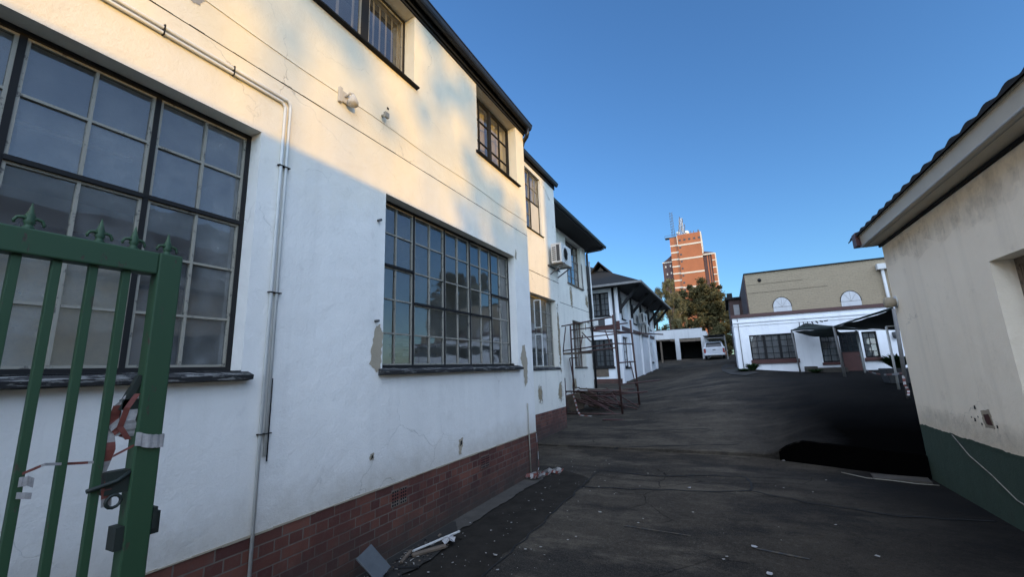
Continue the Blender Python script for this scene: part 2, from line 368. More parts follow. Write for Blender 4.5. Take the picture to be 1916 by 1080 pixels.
def window(par, mp, u0, u1, v0, v1, pairs, rows, cpp=2, recess=.13, fr='dark', bar='bar', gl='glass', transoms=(), sill='sill', sd=.07, sh=.07,
           back='room', backd=None, bt=.016, mt=.030, ft=.034, name='window'):
    """dark frame with thick mullions, thin light glazing bars, one pane mesh, a sill; a room or curtain behind"""
    f = MB(); w0, w1 = -recess-.05, -recess
    f.box((u0, v0, w0), (u0+ft, v1, w1), mp); f.box((u1-ft, v0, w0), (u1, v1, w1), mp)
    f.box((u0+ft, v0, w0), (u1-ft, v0+ft, w1), mp); f.box((u0+ft, v1-ft, w0), (u1-ft, v1, w1), mp)
    pw = (u1-u0)/pairs
    for i in range(1, pairs):
        f.box((u0+i*pw-mt/2, v0+ft, w0), (u0+i*pw+mt/2, v1-ft, w1-.002), mp)
    rh = (v1-v0)/rows
    for (p, r) in transoms:
        a = u0+p*pw+(mt/2 if p else ft); b = u0+(p+1)*pw-(mt/2 if p < pairs-1 else ft)
        f.box((a, v1-r*rh-.014, w0), (b, v1-r*rh+.014, w1+.012), mp)
    w = f.build(name, fr, par)
    if bar:
        g = MB(); wb0, wb1 = -recess-.036, -recess-.008
        tr = set(transoms)
        for p in range(pairs):
            a = u0+p*pw+(mt/2 if p else ft); b = u0+(p+1)*pw-(mt/2 if p < pairs-1 else ft)
            c, d = v0+ft, v1-ft
            g.box((a, c, wb0), (a+bt, d, wb1), mp); g.box((b-bt, c, wb0), (b, d, wb1), mp)
            g.box((a+bt, c, wb0), (b-bt, c+bt, wb1), mp); g.box((a+bt, d-bt, wb0), (b-bt, d, wb1), mp)
            for k in range(1, cpp):
                x = a+(b-a)*k/cpp; g.box((x-bt/2, c+bt, wb0), (x+bt/2, d-bt, wb1+.002), mp)
            for r in range(1, rows):
                z = v1-r*rh; g.box((a+bt, z-bt/2, wb0), (b-bt, z+bt/2, wb1), mp)
                if (p, r) in tr: g.box((a+bt, z-.030, wb0), (b-bt, z-.0145, wb1), mp)
        g.build('glazing_bars', bar, w)
    p = MB(); wz = -recess-.024
    # separate panes, each a hair off square so reflections break from pane to pane
    for i in range(pairs*cpp):
        a = u0+(u1-u0)*i/(pairs*cpp); b = u0+(u1-u0)*(i+1)/(pairs*cpp)
        for j in range(rows):
            c = v0+rh*j; d = c+rh; j1 = random.uniform(-.0016, .0016); j2 = random.uniform(-.0016, .0016)
            p.poly([mp(a, c, wz-j1-j2), mp(b, c, wz+j1-j2), mp(b, d, wz+j1+j2), mp(a, d, wz-j1+j2)])
    p.build('panes', gl, w)
    if sill:
        s = MB(); n = max(2, int((u1-u0)/.12)); ua, ub = u0-.05, u1+.05
        for i in range(n):
            a = ua+(ub-ua)*i/n; b = ua+(ub-ua)*(i+1)/n
            q = [mp(a, v0-sh, -.005), mp(b, v0-sh, -.005), mp(b, v0-sh+.01, sd), mp(a, v0-sh+.01, sd),
                 mp(a, v0-.002, -.005), mp(b, v0-.002, -.005), mp(b, v0-.03, sd+.004), mp(a, v0-.03, sd+.004)]
            s.hexa(q)
        s.box((u0, v0-.03, -recess-.02), (u1, v0+.004, .0), mp)
        s.build('sill', sill, w)
    if back == 'curtain' or back == 'blind':
        c = MB(); n = max(8, int((u1-u0)/.06)); wv = -recess-(backd or .12)
        c.sm = True
        for i in range(n):
            a = u0+(u1-u0)*i/n; b = u0+(u1-u0)*(i+1)/n
            c.poly([mp(a, v0, wv+.02*math.sin(i*1.9)), mp(b, v0, wv+.02*math.sin(i*1.9+1.9)), mp(b, v1, wv+.02*math.sin(i*1.9+1.9)), mp(a, v1, wv+.02*math.sin(i*1.9))])
        c.build('curtain', 'curtain' if back == 'curtain' else 'blind', w)
    if back == 'slats':
        c = MB(); k = int((u1-u0)/.105); wv = -recess-.09
        for i in range(k):
            a = u0+.02+(u1-u0)*i/k
            if random.random() < .12: continue
            c.poly([mp(a, v0, wv+.03), mp(a+.085, v0, wv-.03), mp(a+.085, v1, wv-.03), mp(a, v1, wv+.03)])
        c.build('blind_slats', 'blind', w)
    return w
def room(par, mp, u0, u1, v0, v1, d, material='room'):
    r = MB(); t = -.302
    r.poly([mp(u0, v0, -d), mp(u1, v0, -d), mp(u1, v1, -d), mp(u0, v1, -d)])
    r.poly([mp(u0, v0, t), mp(u0, v0, -d), mp(u0, v1, -d), mp(u0, v1, t)]); r.poly([mp(u1, v0, t), mp(u1, v0, -d), mp(u1, v1, -d), mp(u1, v1, t)])
    r.poly([mp(u0, v0, t), mp(u1, v0, t), mp(u1, v0, -d), mp(u0, v0, -d)]); r.poly([mp(u0, v1, t), mp(u1, v1, t), mp(u1, v1, -d), mp(u0, v1, -d)])
    return r.build('room', material, par)
def patch(par, mp, pts, w=.004, material='bare', name='bare_plaster_patch', rough=.02):
    """irregular thin patch on a wall"""
    out = []
    n = len(pts)
    for i in range(n):
        a = Vector(pts[i]); b = Vector(pts[(i+1) % n])
        for k in range(9):
            p = a.lerp(b, k/9); out.append((p.x+random.uniform(-rough, rough)*.7, p.y+random.uniform(-rough, rough)*.4))
    m = MB(); m.poly([mp(u, v, w) for u, v in out]); return m.build(name, material, par)

# ------------------------------------------------------------------ ground heights
def interp(pts, y):
    return sum(interp0(pts, y+d) for d in (-1.2, -.6, 0, .6, 1.2))/5 if y > 10.5 else interp0(pts, y)
def interp0(pts, y):
    if y <= pts[0][0]: return pts[0][1]
    for (a, b), (c, d) in zip(pts, pts[1:]):
        if y <= c: return b+(d-b)*(y-a)/(c-a)
    return pts[-1][1]
PL = [(8, -1.75), (11.5, -1.66), (14, -1.56), (19, -1.3), (25, -1.03), (39, -.39), (46, .40), (60, .9), (200, 2), (900, 3)]
PC = [(8.5, -1.75), (10, -1.64), (13, -1.33), (18, -.82), (23.5, -.37), (38, -.12), (46, .40), (60, .9), (200, 2), (900, 3)]
PR = [(8, -1.46), (9.3, -1.38), (11, -1.12), (13, -.90), (16, -.78), (20, -.66), (23.5, -.60), (38, -.2), (46, .40), (60, .9), (200, 2), (900, 3)]
def yf(x): return 9.14-.46*(min(max(x, .3), 3.5)-.64)
def gz(x, y, upper=None):
    if upper is None: upper = y >= yf(x)
    if not upper: return -1.75
    L, c, r = interp(PL, y), interp(PC, y), interp(PR, y)
    if x <= -4.5: return L
    if x <= .4: t = (x+4.5)/4.9; t = t*t*(3-2*t); return L+(c-L)*t
    wd_ = .6+min(max(y-yf(x), 0), 5)*.5
    if x <= .4+wd_: t = (x-.4)/wd_; t = t*t*(3-2*t); return c+(r-c)*t
    return r

# ground sheet
xs = [-700, -200, -60, -20, -12] + [-9+i*.45 for i in range(20)] + [.0, .2, .4, .5, .6, .7, .8, .9, 1.0, 1.1, 1.3, 1.6, 2, 2.5, 3, 3.5, 4, 5, 7, 10, 15, 30, 60, 200, 700]
g = MB(); g.sm = True
idx = {}
def gv(x, y, z, k):
    idx[k] = len(g.v); g.v.append((x, y, z))
rows1 = [-700, -100, -30, -10, -4, -1, 1, 3, 5, 7, 8, None]
for i, x in enumerate(xs):
    for j, y in enumerate(rows1):
        yy = yf(x) if y is None else min(y, yf(x)-.0)
        gv(x, yy, -1.75, (0, i, j))
rows2 = [0, .2, .4, .7, 1, 1.4, 1.8, 2.2, 2.6, 3, 3.5, 4, 4.5, 5, 5.5, 6, 7, 8, 9, 10, 11, 12, 13, 14, 15, 16, 17, 18.5, 20, 23, 26, 29, 33, 37, 42, 50, 70, 110, 200, 500, 900]
for i, x in enumerate(xs):
    for j, r_ in enumerate(rows2):
        y = yf(x)+r_; gv(x, y, gz(x, y, True), (1, i, j))
for k, n in ((0, len(rows1)), (1, len(rows2))):
    for i in range(len(xs)-1):
        for j in range(n-1):
            g.f.append((idx[k, i, j], idx[k, i+1, j], idx[k, i+1, j+1], idx[k, i, j+1])); g.mi.append(0); g.smooth.append(True)
j = len(rows1)-1
for i in range(len(xs)-1):
    g.f.append((idx[0, i, j], idx[0, i+1, j], idx[1, i+1, 0], idx[1, i, 0])); g.mi.append(0); g.smooth.append(False)
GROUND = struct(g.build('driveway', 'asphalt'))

# retaining edge of the raised yard
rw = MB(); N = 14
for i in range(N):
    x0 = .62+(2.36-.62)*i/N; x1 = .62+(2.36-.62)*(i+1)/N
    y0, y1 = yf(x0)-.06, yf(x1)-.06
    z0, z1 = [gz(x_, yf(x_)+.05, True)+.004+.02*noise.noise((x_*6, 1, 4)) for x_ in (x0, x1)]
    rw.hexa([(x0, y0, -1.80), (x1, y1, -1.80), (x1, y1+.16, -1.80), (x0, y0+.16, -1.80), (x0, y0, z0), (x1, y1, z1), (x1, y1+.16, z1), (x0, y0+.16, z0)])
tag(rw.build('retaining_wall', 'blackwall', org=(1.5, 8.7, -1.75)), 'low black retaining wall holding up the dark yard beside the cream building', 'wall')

# darker asphalt strip, concrete apron, cracks
def strip_mesh(edge, z, other):
    m = MB(); n = len(edge)
    for i in range(n-1):
        (a, ya), (b, yb) = edge[i], edge[i+1]; oa, ob = other(ya), other(yb)
        za = -1.75+z; m.poly([(oa, ya, za), (a, ya, za), (b, yb, za), (ob, yb, za)])
    return m
e = [(-2.13+.05*noise.noise((y*1.7, 0, 0))-max(0, y-6.6)**2*1.6+.04*noise.noise((y*6, 0, 0)), y) for y in [(-2+i*.12) for i in range(79)]]
struct(strip_mesh(e, .004, lambda y: -3.1).build('asphalt_strip', 'strip', org=(-2.6, 3, -1.75)))
e = [(-2.86+.10*noise.noise((y*1.3, 5, 0))+.04*noise.noise((y*9, 5, 0)), y) for y in [(-2+i*.06) for i in range(151)]]
struct(strip_mesh(e, .018, lambda y: -3.118).build('concrete_apron', 'concrete', org=(-3, 3, -1.75)))
def crack(pts, w, name='asphalt_crack'):
    m = MB(); P = []
    for a, b in zip(pts, pts[1:]):
        n = max(2, int(math.dist(a, b)/.07))
        for k in range(n): P.append(Vector(a).lerp(Vector(b), k/n))
    P.append(Vector(pts[-1])); q = []
    for i, p in enumerate(P):
        o = Vector((noise.noise((p.x*5, p.y*5, 1)), noise.noise((p.x*5, p.y*5, 9))))*.05
        q.append(p+o)
    for i in range(len(q)-1):
        d = (q[i+1]-q[i]).normalized(); n = Vector((-d.y, d.x))
        wa = w*(.35+.9*abs(noise.noise((i*.4, 3, 2)))+.2); wb = w*(.35+.9*abs(noise.noise(((i+1)*.4, 3, 2)))+.2)
        pts4 = [q[i]-n*wa, q[i]+n*wa, q[i+1]+n*wb, q[i+1]-n*wb]
        m.poly([(v.x, v.y, gz(v.x, v.y)+.008) for v in pts4])
    struct(m.build(name, 'crack', org=(P[0].x, P[0].y, -1.75)))
crack([(-2.24, 7.43), (-1.2, 7.30), (-.4, 7.62), (.05, 7.68), (.1, 7.3), (.07, 6.9), (-.35, 6.72), (-1.2, 6.52), (-2.21, 6.32)], .022)
crack([(.07, 6.9), (.61, 6.6), (1.5, 6.35), (2.3, 6.5)], .018)
crack([(-2.2, 7.45), (-2.15, 6.3), (-2.12, 4.6), (-2.12, 2.2)], .013)
crack([(.1, 7.68), (.5, 7.8), (.9, 7.75)], .014)
crack([(-2.6, 9.2), (-1.3, 9.6), (0, 9.9)], .02)
crack([(-3.4, 11.4), (-1.8, 11.0), (-.6, 11.2)], .025)

# paint chips (uncountable)
m = MB()
for i in range(240):
    if i < 170: x = random.triangular(-3.05, -1.5, -2.6); y = random.uniform(2.4, 8.2)
    else: x = random.uniform(-2.2, 1.6); y = random.uniform(2.6, 8)
    s = random.choice([.004, .005, .006, .008, .012, .017]) if i < 234 else .028
    z = gz(x, y)+.02; a0 = random.random()*6
    m.poly([(x+s*random.uniform(.5, 1)*math.cos(a0+k*1.05), y+s*random.uniform(.5, 1)*math.sin(a0+k*1.05), z+random.uniform(0, .004)) for k in range(6)])
o = m.build('paint_chips', 'chip', org=(-2, 5, -1.75)); tag(o, 'scattered white paint chips on the dark asphalt', 'debris'); o['kind'] = 'stuff'

# ------------------------------------------------------------------ near white building
X1 = -3.12
f1 = FX(X1)
B1 = thing('white_building', (X1, 2.0, -1.75), 'tall white plastered building nearest the gate, brick plinth and two large gridded windows', 'building')
Y0, YC = -9.0, 6.94
holes = [(-1.30, 1.83, .06, 1.95), (3.22, 6.35, .06, 1.95), (.3, 3.66, 3.59, 4.60), (5.18, 6.60, 3.42, 4.60), (-6.3, -3.2, .06, 1.95), (-5, -2, 3.5, 4.6)]
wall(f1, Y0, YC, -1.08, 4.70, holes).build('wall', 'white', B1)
wall(f1, Y0, YC+.003, -1.80, -1.08, []).build('plinth', 'brickY', B1)
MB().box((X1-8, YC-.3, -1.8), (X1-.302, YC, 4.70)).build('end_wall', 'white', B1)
# mortar lip shadow line on plinth top
mb = MB(); n = 90
for i in range(n):
    a = Y0+(YC-Y0)*i/n; b = Y0+(YC-Y0)*(i+1)/n
    mb.box((a, -1.084+random.uniform(-.004, .004), -.01), (b, -1.072+random.uniform(-.003, .006), .006+random.uniform(0, .003)), f1)
mb.build('plinth_edge', 'bare', B1)
w = window(B1, f1, -1.30, 1.83, .06, 1.95, 5, 5, transoms=((0, 2), (1, 2), (2, 2), (3, 2), (4, 2)), gl='glass_sky')
w = window(B1, f1, 3.22, 6.35, .06, 1.95, 5, 5, transoms=((0, 2), (4, 2), (1, 3), (2, 3), (3, 3)), gl='glass')
room(B1, f1, -2.2, 2.6, -.9, 2.35, 4.2)
room(B1, f1, 2.7, 6.6, -.9, 2.35, 4.4)
# room contents seen through the panes
def furn(par, name, boxes, material):
    q = MB()
    for a, b in boxes: q.box(a, b)
    return q.build(name, material, par)
furn(B1, 'interior_partition', [((-6.2, 4.35, -.9), (-6.1, 6.55, 2.2)), ((-5.2, 3.0, -.9), (-5.1, 4.3, 1.6))], 'room')
furn(B1, 'interior_shelving', [((-5.0, 5.3, -.2+k*.16), (-4.7, 6.2, -.15+k*.16)) for k in range(6)], 'curtain')
furn(B1, 'interior_desk', [((-4.3, 3.1, -.05), (-3.6, 4.1, .0)), ((-4.2, 3.2, .0), (-3.7, 3.5, .16)), ((-4.1, 3.65, .0), (-3.8, 3.9, .10)), ((-4.25, 3.15, -.9), (-3.65, 3.2, -.05)), ((-4.25, 4.0, -.9), (-3.65, 4.05, -.05))], 'roomdark')
furn(B1, 'interior_cupboard', [((-6.4, 1.2, -.9), (-5.6, 2.55, 1.5))], 'roomdark')
furn(B1, 'interior_partition', [((-3.60, -1.8, -.6), (-3.56, 1.30, .86))], 'roomlight')
MB().tube([(-3.56, .66, .16), (-3.52, .66, .16), (-3.52, .77, .155)], .012, 6).box((-3.56, .64, .10), (-3.55, .68, .22)).build('interior_door_handle', 'steel', B1)
MB().tube([(-4.4, -1.5, 1.9), (-4.4, 1.5, 1.9)], .02, 6).build('light_batten', 'pvc', B1)
furn(B1, 'interior_door', [((-6.1, 4.8, -.9), (-6.06, 5.5, 1.3))], 'curtain')
w = window(B1, f1, .3, 3.66, 3.59, 4.58, 5, 1, cpp=1, recess=.16, back='slats', mt=.11, sd=.05, sh=.055, sill='dark', gl='glass_far', bar='bar')
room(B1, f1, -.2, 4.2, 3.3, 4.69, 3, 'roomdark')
w = window(B1, f1, 5.18, 6.60, 3.42, 4.58, 2, 3, cpp=2, recess=.16, back='blind', mt=.07, sd=.05, sh=.055, sill='dark', gl='glass_far', bar='dark')
w = window(B1, f1, -6.3, -3.2, .06, 1.95, 5, 5, gl='glass_sky', back='curtain')
w = window(B1, f1, -5, -2, 3.5, 4.6, 5, 1, cpp=1, back='curtain', sill='dark')
# eaves, gutter, roof
def gutter(par, x, y0, y1, z, w=.13, h=.11, material='gutter_black', s=1):
    m = MB(); n = 10; P = []
    for k in range(n+1):
        t = math.pi*k/n; P.append((x+s*(w/2-w/2*math.cos(t)), z-h*math.sin(t)))
    for (xa, za), (xb, zb) in zip(P, P[1:]): m.sm = True; m.poly([(xa, y0, za), (xa, y1, za), (xb, y1, zb), (xb, y0, zb)])
    m.sm = False
    m.poly([(a, y1, b) for a, b in P]); m.poly([(a, y0, b) for a, b in P])
    m.box((x+s*w-.006, y0, z-.012), (x+s*w+.006, y1, z+.006))
    return m.build('gutter', material, par)
gutter(B1, X1+.05, Y0, YC+.08, 4.80)
MB().box((X1+.02, Y0, 4.64), (X1+.048, YC+.05, 4.86)).box((X1-.6, Y0, 4.602), (X1+.02, YC+.04, 4.66)).build('fascia', 'dark', B1)
m = MB(); m.poly([(X1+.10, Y0, 4.83), (X1+.10, YC+.10, 4.83), (X1-4.5, YC+.10, 7.5), (X1-4.5, Y0, 7.5)]); m.poly([(X1-4.5, YC+.10, 7.5), (X1-9, YC+.1, 4.83), (X1-9, Y0, 4.83), (X1-4.5, Y0, 7.5)])
m.poly([(X1+.02, YC, 4.66), (X1-4.5, YC, 7.46), (X1-9, YC, 4.66)])
m.build('roof', 'tile_dark', B1)
MB().tube([(X1+.115, YC-.02, 4.70), (X1+.115, YC-.02, 4.60), (X1+.09, YC-.02, 4.53), (X1-.03, YC+.06, 4.48), (X1-.06, YC+.07, 4.40)], .04).build('swan_neck_pipe', 'gutter_black', B1)
# grooves and the cable
m = MB(); n = 160
for i in range(n):
    a = Y0+(YC-Y0)*i/n; b = Y0+(YC-Y0)*(i+1)/n
    m.box((a, 2.484, -.004), (b, 2.491+random.uniform(-.002, .003), .002), f1)
m.build('string_groove', 'crack', B1)
MB().tube([f1(Y0+(YC-Y0)*i/40, 2.755+.012*math.sin(i*1.3), .003) for i in range(41)], .0035, 6).build('wall_cable', 'white_dirty', B1)
# conduits: two runs along, turning down
def conduit(dz, dy, dw, yend, zend):
    MB().tube([f1(Y0, 2.30+dz, dw), f1(2.0+dy, 2.30+dz, dw), f1(2.03+dy, 2.275+dz, dw), f1(2.035+dy, 2.24+dz, dw), f1(2.03+dy, zend, dw)], .0125, 8).build('conduit', 'pvc', B1)
conduit(0, -.035, .016, 0, -1.74); conduit(.04, .01, .016, 0, -.55)
for (y, z) in ((1.12, 2.32), (1.57, 2.32), (.4, 2.32)): MB().box((y-.004, z-.035, 0), (y+.004, z+.04, .032), f1).build('conduit_clip', 'dark', B1)
for z in (1.73, .66, -.40): MB().box((1.975, z-.004, 0), (2.075, z+.004, .032), f1).build('conduit_clip', 'dark', B1)
MB().tube([f1(2.062, .0, .012), f1(2.062, -.60, .012)], .006, 6).build('earth_wire', 'dark', B1)
MB().tube([f1(6.60, -.57, .02), f1(6.62, -1.74, .02)], .011, 8).build('thin_pipe', 'bar', B1)
# small stubs, holes, air bricks
for (y, z) in ((3.11, 1.6), (3.11, .53)): MB().tube([f1(y, z, 0), f1(y, z, .05)], .014, 7).build('pipe_stub', 'steel', B1)
for (y, z, s) in ((3.11, -.77, .03), (4.61, -.89, .05)):
    patch(B1, f1, [(y-s, z-s*.9), (y+s*.9, z-s), (y+s, z+s*1.2), (y-s*.7, z+s)], .003, 'bare', 'chipped_plaster', s*.3)
    patch(B1, f1, [(y-s*.4, z-s*.6), (y+s*.5, z-s*.3), (y+s*.5, z+s*.7), (y-s*.2, z+s*.4)], .006, 'crack', 'wall_hole', s*.2)
patch(B1, f1, [(4.56, -1.02), (4.62, -1.02), (4.63, -.93), (4.57, -.92)], .004, 'bare', 'chipped_plaster', .01)
m = MB().tube([f1(3.13, 2.84, 0), f1(3.13, 2.84, .07)], .016, 8); m.box((3.10, 2.80, .05), (3.16, 2.86, .08), f1); m.build('cut_pipe_end', 'bar', B1)
patch(B1, f1, [(3.2, 2.97), (3.23, 2.97), (3.23, 3.0), (3.2, 3.0)], .003, 'crack', 'wall_hole', .005)
for (yc_, zt) in ((3.44, -1.14), (3.56, -1.14), (5.14, -1.14), (5.25, -1.14)):
    m = MB(); m.m('brickX').box((yc_-.055, zt-.16, 0), (yc_+.055, zt, .004), f1)
    m.m('crack')
    for a in range(3):
        for b in range(5): m.box((yc_-.045+a*.033, zt-.15+b*.03, .003), (yc_-.045+a*.033+.02, zt-.15+b*.03+.016, .006), f1)
    m.build('air_brick', None, B1)
patch(B1, f1, [(3.05, .10), (3.15, .02), (3.20, .05), (3.21, .42), (3.17, .50), (3.10, .46)], .004, 'bare')
patch(B1, f1, [(6.42, .18), (6.52, .02), (6.56, -.3), (6.66, -.22), (6.70, .1), (6.62, .42), (6.52, .40)], .005, 'bare')
patch(B1, f1, [(6.36, 1.93), (6.42, 1.90), (6.44, 2.04), (6.40, 2.10)], .004, 'bare', rough=.008)
for (pts) in ([(1.25, 2.68), (1.31, 2.69), (1.33, 2.75), (1.27, 2.76)],):
    patch(B1, f1, pts, .003, 'curtain', 'grey_smudge', .012)
MB().box((-3.6, 6.35, .065), (-3.2, 6.60, .10)).build('sill_block', 'dark', B1)

# bulkhead lamp bracket on the wall
L = thing('wall_lamp', f1(2.60, 2.60, 0), 'cream painted broken lamp bracket high on the white wall', 'lamp')
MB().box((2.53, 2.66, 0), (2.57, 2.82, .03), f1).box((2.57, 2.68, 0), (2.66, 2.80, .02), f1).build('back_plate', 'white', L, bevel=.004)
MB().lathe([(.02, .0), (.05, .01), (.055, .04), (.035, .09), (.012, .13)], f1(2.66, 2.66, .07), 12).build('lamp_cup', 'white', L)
MB().tube([f1(2.60, 2.74, .02), f1(2.63, 2.79, .06), f1(2.66, 2.79, .075)], .01).build('bracket_arm', 'white', L)

# ------------------------------------------------------------------ second white section
X2 = -4.23; f2 = FX(X2); YD = 11.55
B2 = thing('white_building', (X2, 10, -1.75), 'set back white block with a wall mounted cooling unit', 'building')
h2 = [(8.6, 10.45, 3.66, 5.36), (8.9, 11.2, .02, 1.91)]
wall(f2, YC+.01, YD, -1.08, 5.50, h2).build('wall', 'white_dirty', B2)
wall(f2, YC+.01, YD+.003, -1.85, -1.08, []).build('plinth', 'brickY', B2)
MB().box((X2-6, YD-.3, -1.8), (X2-.302, YD, 5.5)).build('end_wall', 'white_dirty', B2)
MB().box((X2-6, YC+.02, 4.6), (X2-.302, YC+.3, 5.5)).build('end_wall', 'white_dirty', B2)
w = window(B2, f2, 8.9, 11.2, .02, 1.91, 3, 5, cpp=2, recess=.14, back='curtain', bar='bar', fr='bar', gl='glass', backd=1.4, sd=.03)
for (a, b) in ((.05, .85), (1.0, 1.72)):      # casements standing open
    m = MB(); y = 9.62
    mpc = lambda u, v, w: (X2+.0+u, y+w, v)
    m.box((0, a, -.015), (.02, b, .015), mpc).box((.17, a, -.015), (.19, b, .015), mpc).box((.02, a, -.015), (.17, a+.025, .015), mpc).box((.02, b-.025, -.015), (.17, b, .015), mpc)
    q = m.build('open_casement', 'pvc', B2); MB().box((.02, a+.025, -.003), (.17, b-.025, .003), mpc).build('pane', 'glass_far', q)
w = window(B2, f2, 8.6, 10.45, 3.66, 5.36, 3, 4, cpp=2, recess=.06, back='blind', bar='bar', fr='dark', gl='glass', transoms=((0, 2), (1, 2), (2, 2)), sd=.04, sh=.05, sill='dark', mt=.07)
MB().box((9.86, 3.72, -.09), (10.38, 4.48, -.062), f2).build('casement_board', 'blind', B2)
room(B2, f2, 8.4, 11.25, -.5, 2.3, 3)
m = MB()
for i in range(60):
    a = YC+.02+(YD-YC-.02)*i/60; m.box((a, 2.475, -.004), (a+(YD-YC)/60, 2.487+random.uniform(0, .004), .003), f2)
m.build('string_groove', 'crack', B2)
gutter(B2, X2+.03, YC-.5, YD+.06, 5.66, .12, .10)
MB().box((X2+.0, YC-.5, 5.48), (X2+.028, YD+.04, 5.70)).box((X2-.5, YC-.5, 5.50), (X2, YD+.03, 5.53)).build('fascia', 'dark', B2)
m = MB(); m.poly([(X2+.10, YC-.5, 5.70), (X2+.10, YD+.06, 5.70), (X2-4, YD-1, 7.8), (X2-4, YC-.5, 7.8)]); m.poly([(X2+.10, YD+.06, 5.70), (X2-4, YD-1, 7.8), (X2-8, YD+.06, 5.7)]); m.build('roof', 'tile_dark', B2)
for P in ([(11.20, -.35), (11.42, -.3), (11.4, .6), (11.38, 1.8), (11.30, 2.08), (11.22, 1.95)], ): patch(B2, f2, P, .004, 'damp_stain', 'plaster_stain', rough=.05)
for P in ([(10.9, -.9), (11.45, -.95), (11.42, -.35), (11.1, -.4)], [(9.6, -.9), (9.95, -.85), (9.9, -.4), (9.65, -.35)]): patch(B2, f2, P, .003, 'damp_stain', 'plaster_stain', rough=.05)
MB().tube([f2(11.16, 5.0, .01), f2(10.95, 5.05, .03), f2(10.85, 5.2, .02), f2(10.6, 5.3, .01)], .008, 6).build('loose_cable', 'pvc', B2)

# ------------------------------------------------------------------ split cooling units
def ac_unit(loc, label, face=1, group=None, bracket=True, s=1.0):
    """casing long side along Y, fan grille facing +X; loc = back bottom centre on the wall"""
    x, y, z = loc
    a = thing('air_conditioner', loc, label, 'air conditioner', group)
    W, D, H = .42*s, .32*s, .58*s
    MB().box((x+.10, y-W, z), (x+.10+D, y+W, z+H)).build('casing', 'acw', a, bevel=.015)
    MB().lathe([(.215*s, 0), (.215*s, .012), (.19*s, .012), (.19*s, .004)], (x+.10+D, y-.10*s, z+H/2), 20, 'X').build('fan_ring', 'acw', a)
    m = MB()
    for r in (.05, .09, .13, .17):
        m.tube([(x+.108+D, y-.10*s+r*s*math.cos(t*.524), z+H/2+r*s*math.sin(t*.524)) for t in range(13)], .004, 5, False)
    m.box((x+.101+D, y-.27*s, z+H/2-.17*s), (x+.104+D, y+.07*s, z+H/2+.17*s)); m.build('fan_grille', 'acd', a)
    m = MB(); 
    for k in range(7): m.box((x+.14, y-W-.004, z+.08+k*.06*s), (x+.10+D*.45, y-W-.001, z+.11+k*.06*s))
    m.box((x+.10+D*.52, y-W-.003, z+.05), (x+.10+D*.82, y-W-.0005, z+H-.05)); m.build('side_vent', 'acd', a)
    if bracket:
        m = MB()
        for yy in (y-W*.7, y+W*.7):
            m.beam((x, yy, z-.02), (x+.46*s, yy, z-.02), .035, .035); m.beam((x, yy, z-.28), (x+.40*s, yy, z-.04), .03, .03)
        m.box((x, y-W-.05, z-.07), (x+.03, y+W+.05, z-.03)); m.build('bracket', 'steel', a)
ac_unit((X2, 11.2, 2.92), 'cream split cooling unit bracketed high on the set back white block')

# ------------------------------------------------------------------ third white section
X3 = -5.46; f3 = FX(X3); YE = 18.75
B3 = thing('white_building', (X3, 15, -1.6), 'far white section behind the scaffold with brown rotting windows and wide dark eaves', 'building')
h3 = [(15.98, 17.95, 3.45, 5.37), (16.25, 17.8, 0, 1.90)]
wall(f3, YD+.01, YE, -1.00, 5.55, h3).build('wall', 'white_dirty', B3)
wall(f3, YD+.01, YE+.003, -1.9, -1.0, []).build('plinth', 'brickY', B3)
MB().box((X3-6, YE-.3, -1.8), (X3-.302, YE, 5.55)).build('end_wall', 'white_dirty', B3)
window(B3, f3, 15.98, 17.95, 3.45, 5.37, 2, 5, cpp=2, recess=.14, back='curtain', bar='barbrown', fr='dark', gl='glass_far', sill='barbrown')
window(B3, f3, 16.25, 17.8, 0, 1.90, 2, 5, cpp=2, recess=.18, back='curtain', bar='barbrown', fr='barbrown', gl='glass_far', sill='concrete', sd=.05, sh=.05)
patch(B3, f3, [(17.95, 3.4), (18.12, 3.4), (18.1, 4.5), (18.0, 4.7), (17.95, 4.6)], .01, 'barbrown', 'rotten_timber')
for P in ([(16.1, 3.4), (16.4, 3.4), (16.5, 2.8), (16.3, 2.3), (16.15, 2.7)], [(18.2, 3.3), (18.7, 3.2), (18.7, 2.6), (18.3, 2.7)], [(15.9, -.3), (16.4, -.5), (16.2, -.95), (15.6, -.95)], [(17.9, 1.9), (18.1, 2.0), (18.1, 1.6), (17.95, 1.5)]): patch(B3, f3, P, .003, 'damp_stain', 'plaster_stain', rough=.06)
m = MB(); m.box((YD, 2.46, -.004), (YE, 2.478, .003), f3); m.build('string_groove', 'crack', B3)
m = MB(); zE = 5.60; ox = X3+.82
m.poly([(ox, YD-.8, zE), (ox, YE+.55, zE), (X3-3, YE-2.6, 7.9), (X3-3, YD-.8, 7.9)]); m.poly([(ox, YE+.55, zE), (X3-7, YE+.55, zE), (X3-3, YE-2.6, 7.9)])
m.build('roof', 'tile_dark', B3)
MB().box((X3-.31, YD-.8, 5.49), (ox-.02, YE+.5, 5.53)).box((X3-6, YE-.3, 5.49), (X3-.31, YE+.5, 5.53)).build('soffit', 'soffit', B3)
gutter(B3, ox-.03, YD-.8, YE+.56, 5.63, .12, .10)
MB().tube([(ox, YE+.3, 5.52), (ox-.1, YE+.25, 5.44), (X3+.12, YE-.02, 5.34), (X3+.09, YE-.04, 5.2), (X3+.09, YE-.04, -1.3)], .055, 8).build('black_downpipe', 'gutter_black', B3)
MB().tube([(X3+.16, YE+.06, 4.9), (X3+.17, YE+.06, 2.2), (X3+.2, YE+.02, 1.7)], .032, 8).build('white_downpipe', 'pvc', B3)
bx('vent_flap', (X3, 18.3, 1.98), (X3+.06, 18.6, 2.1), 'pvc', B3)

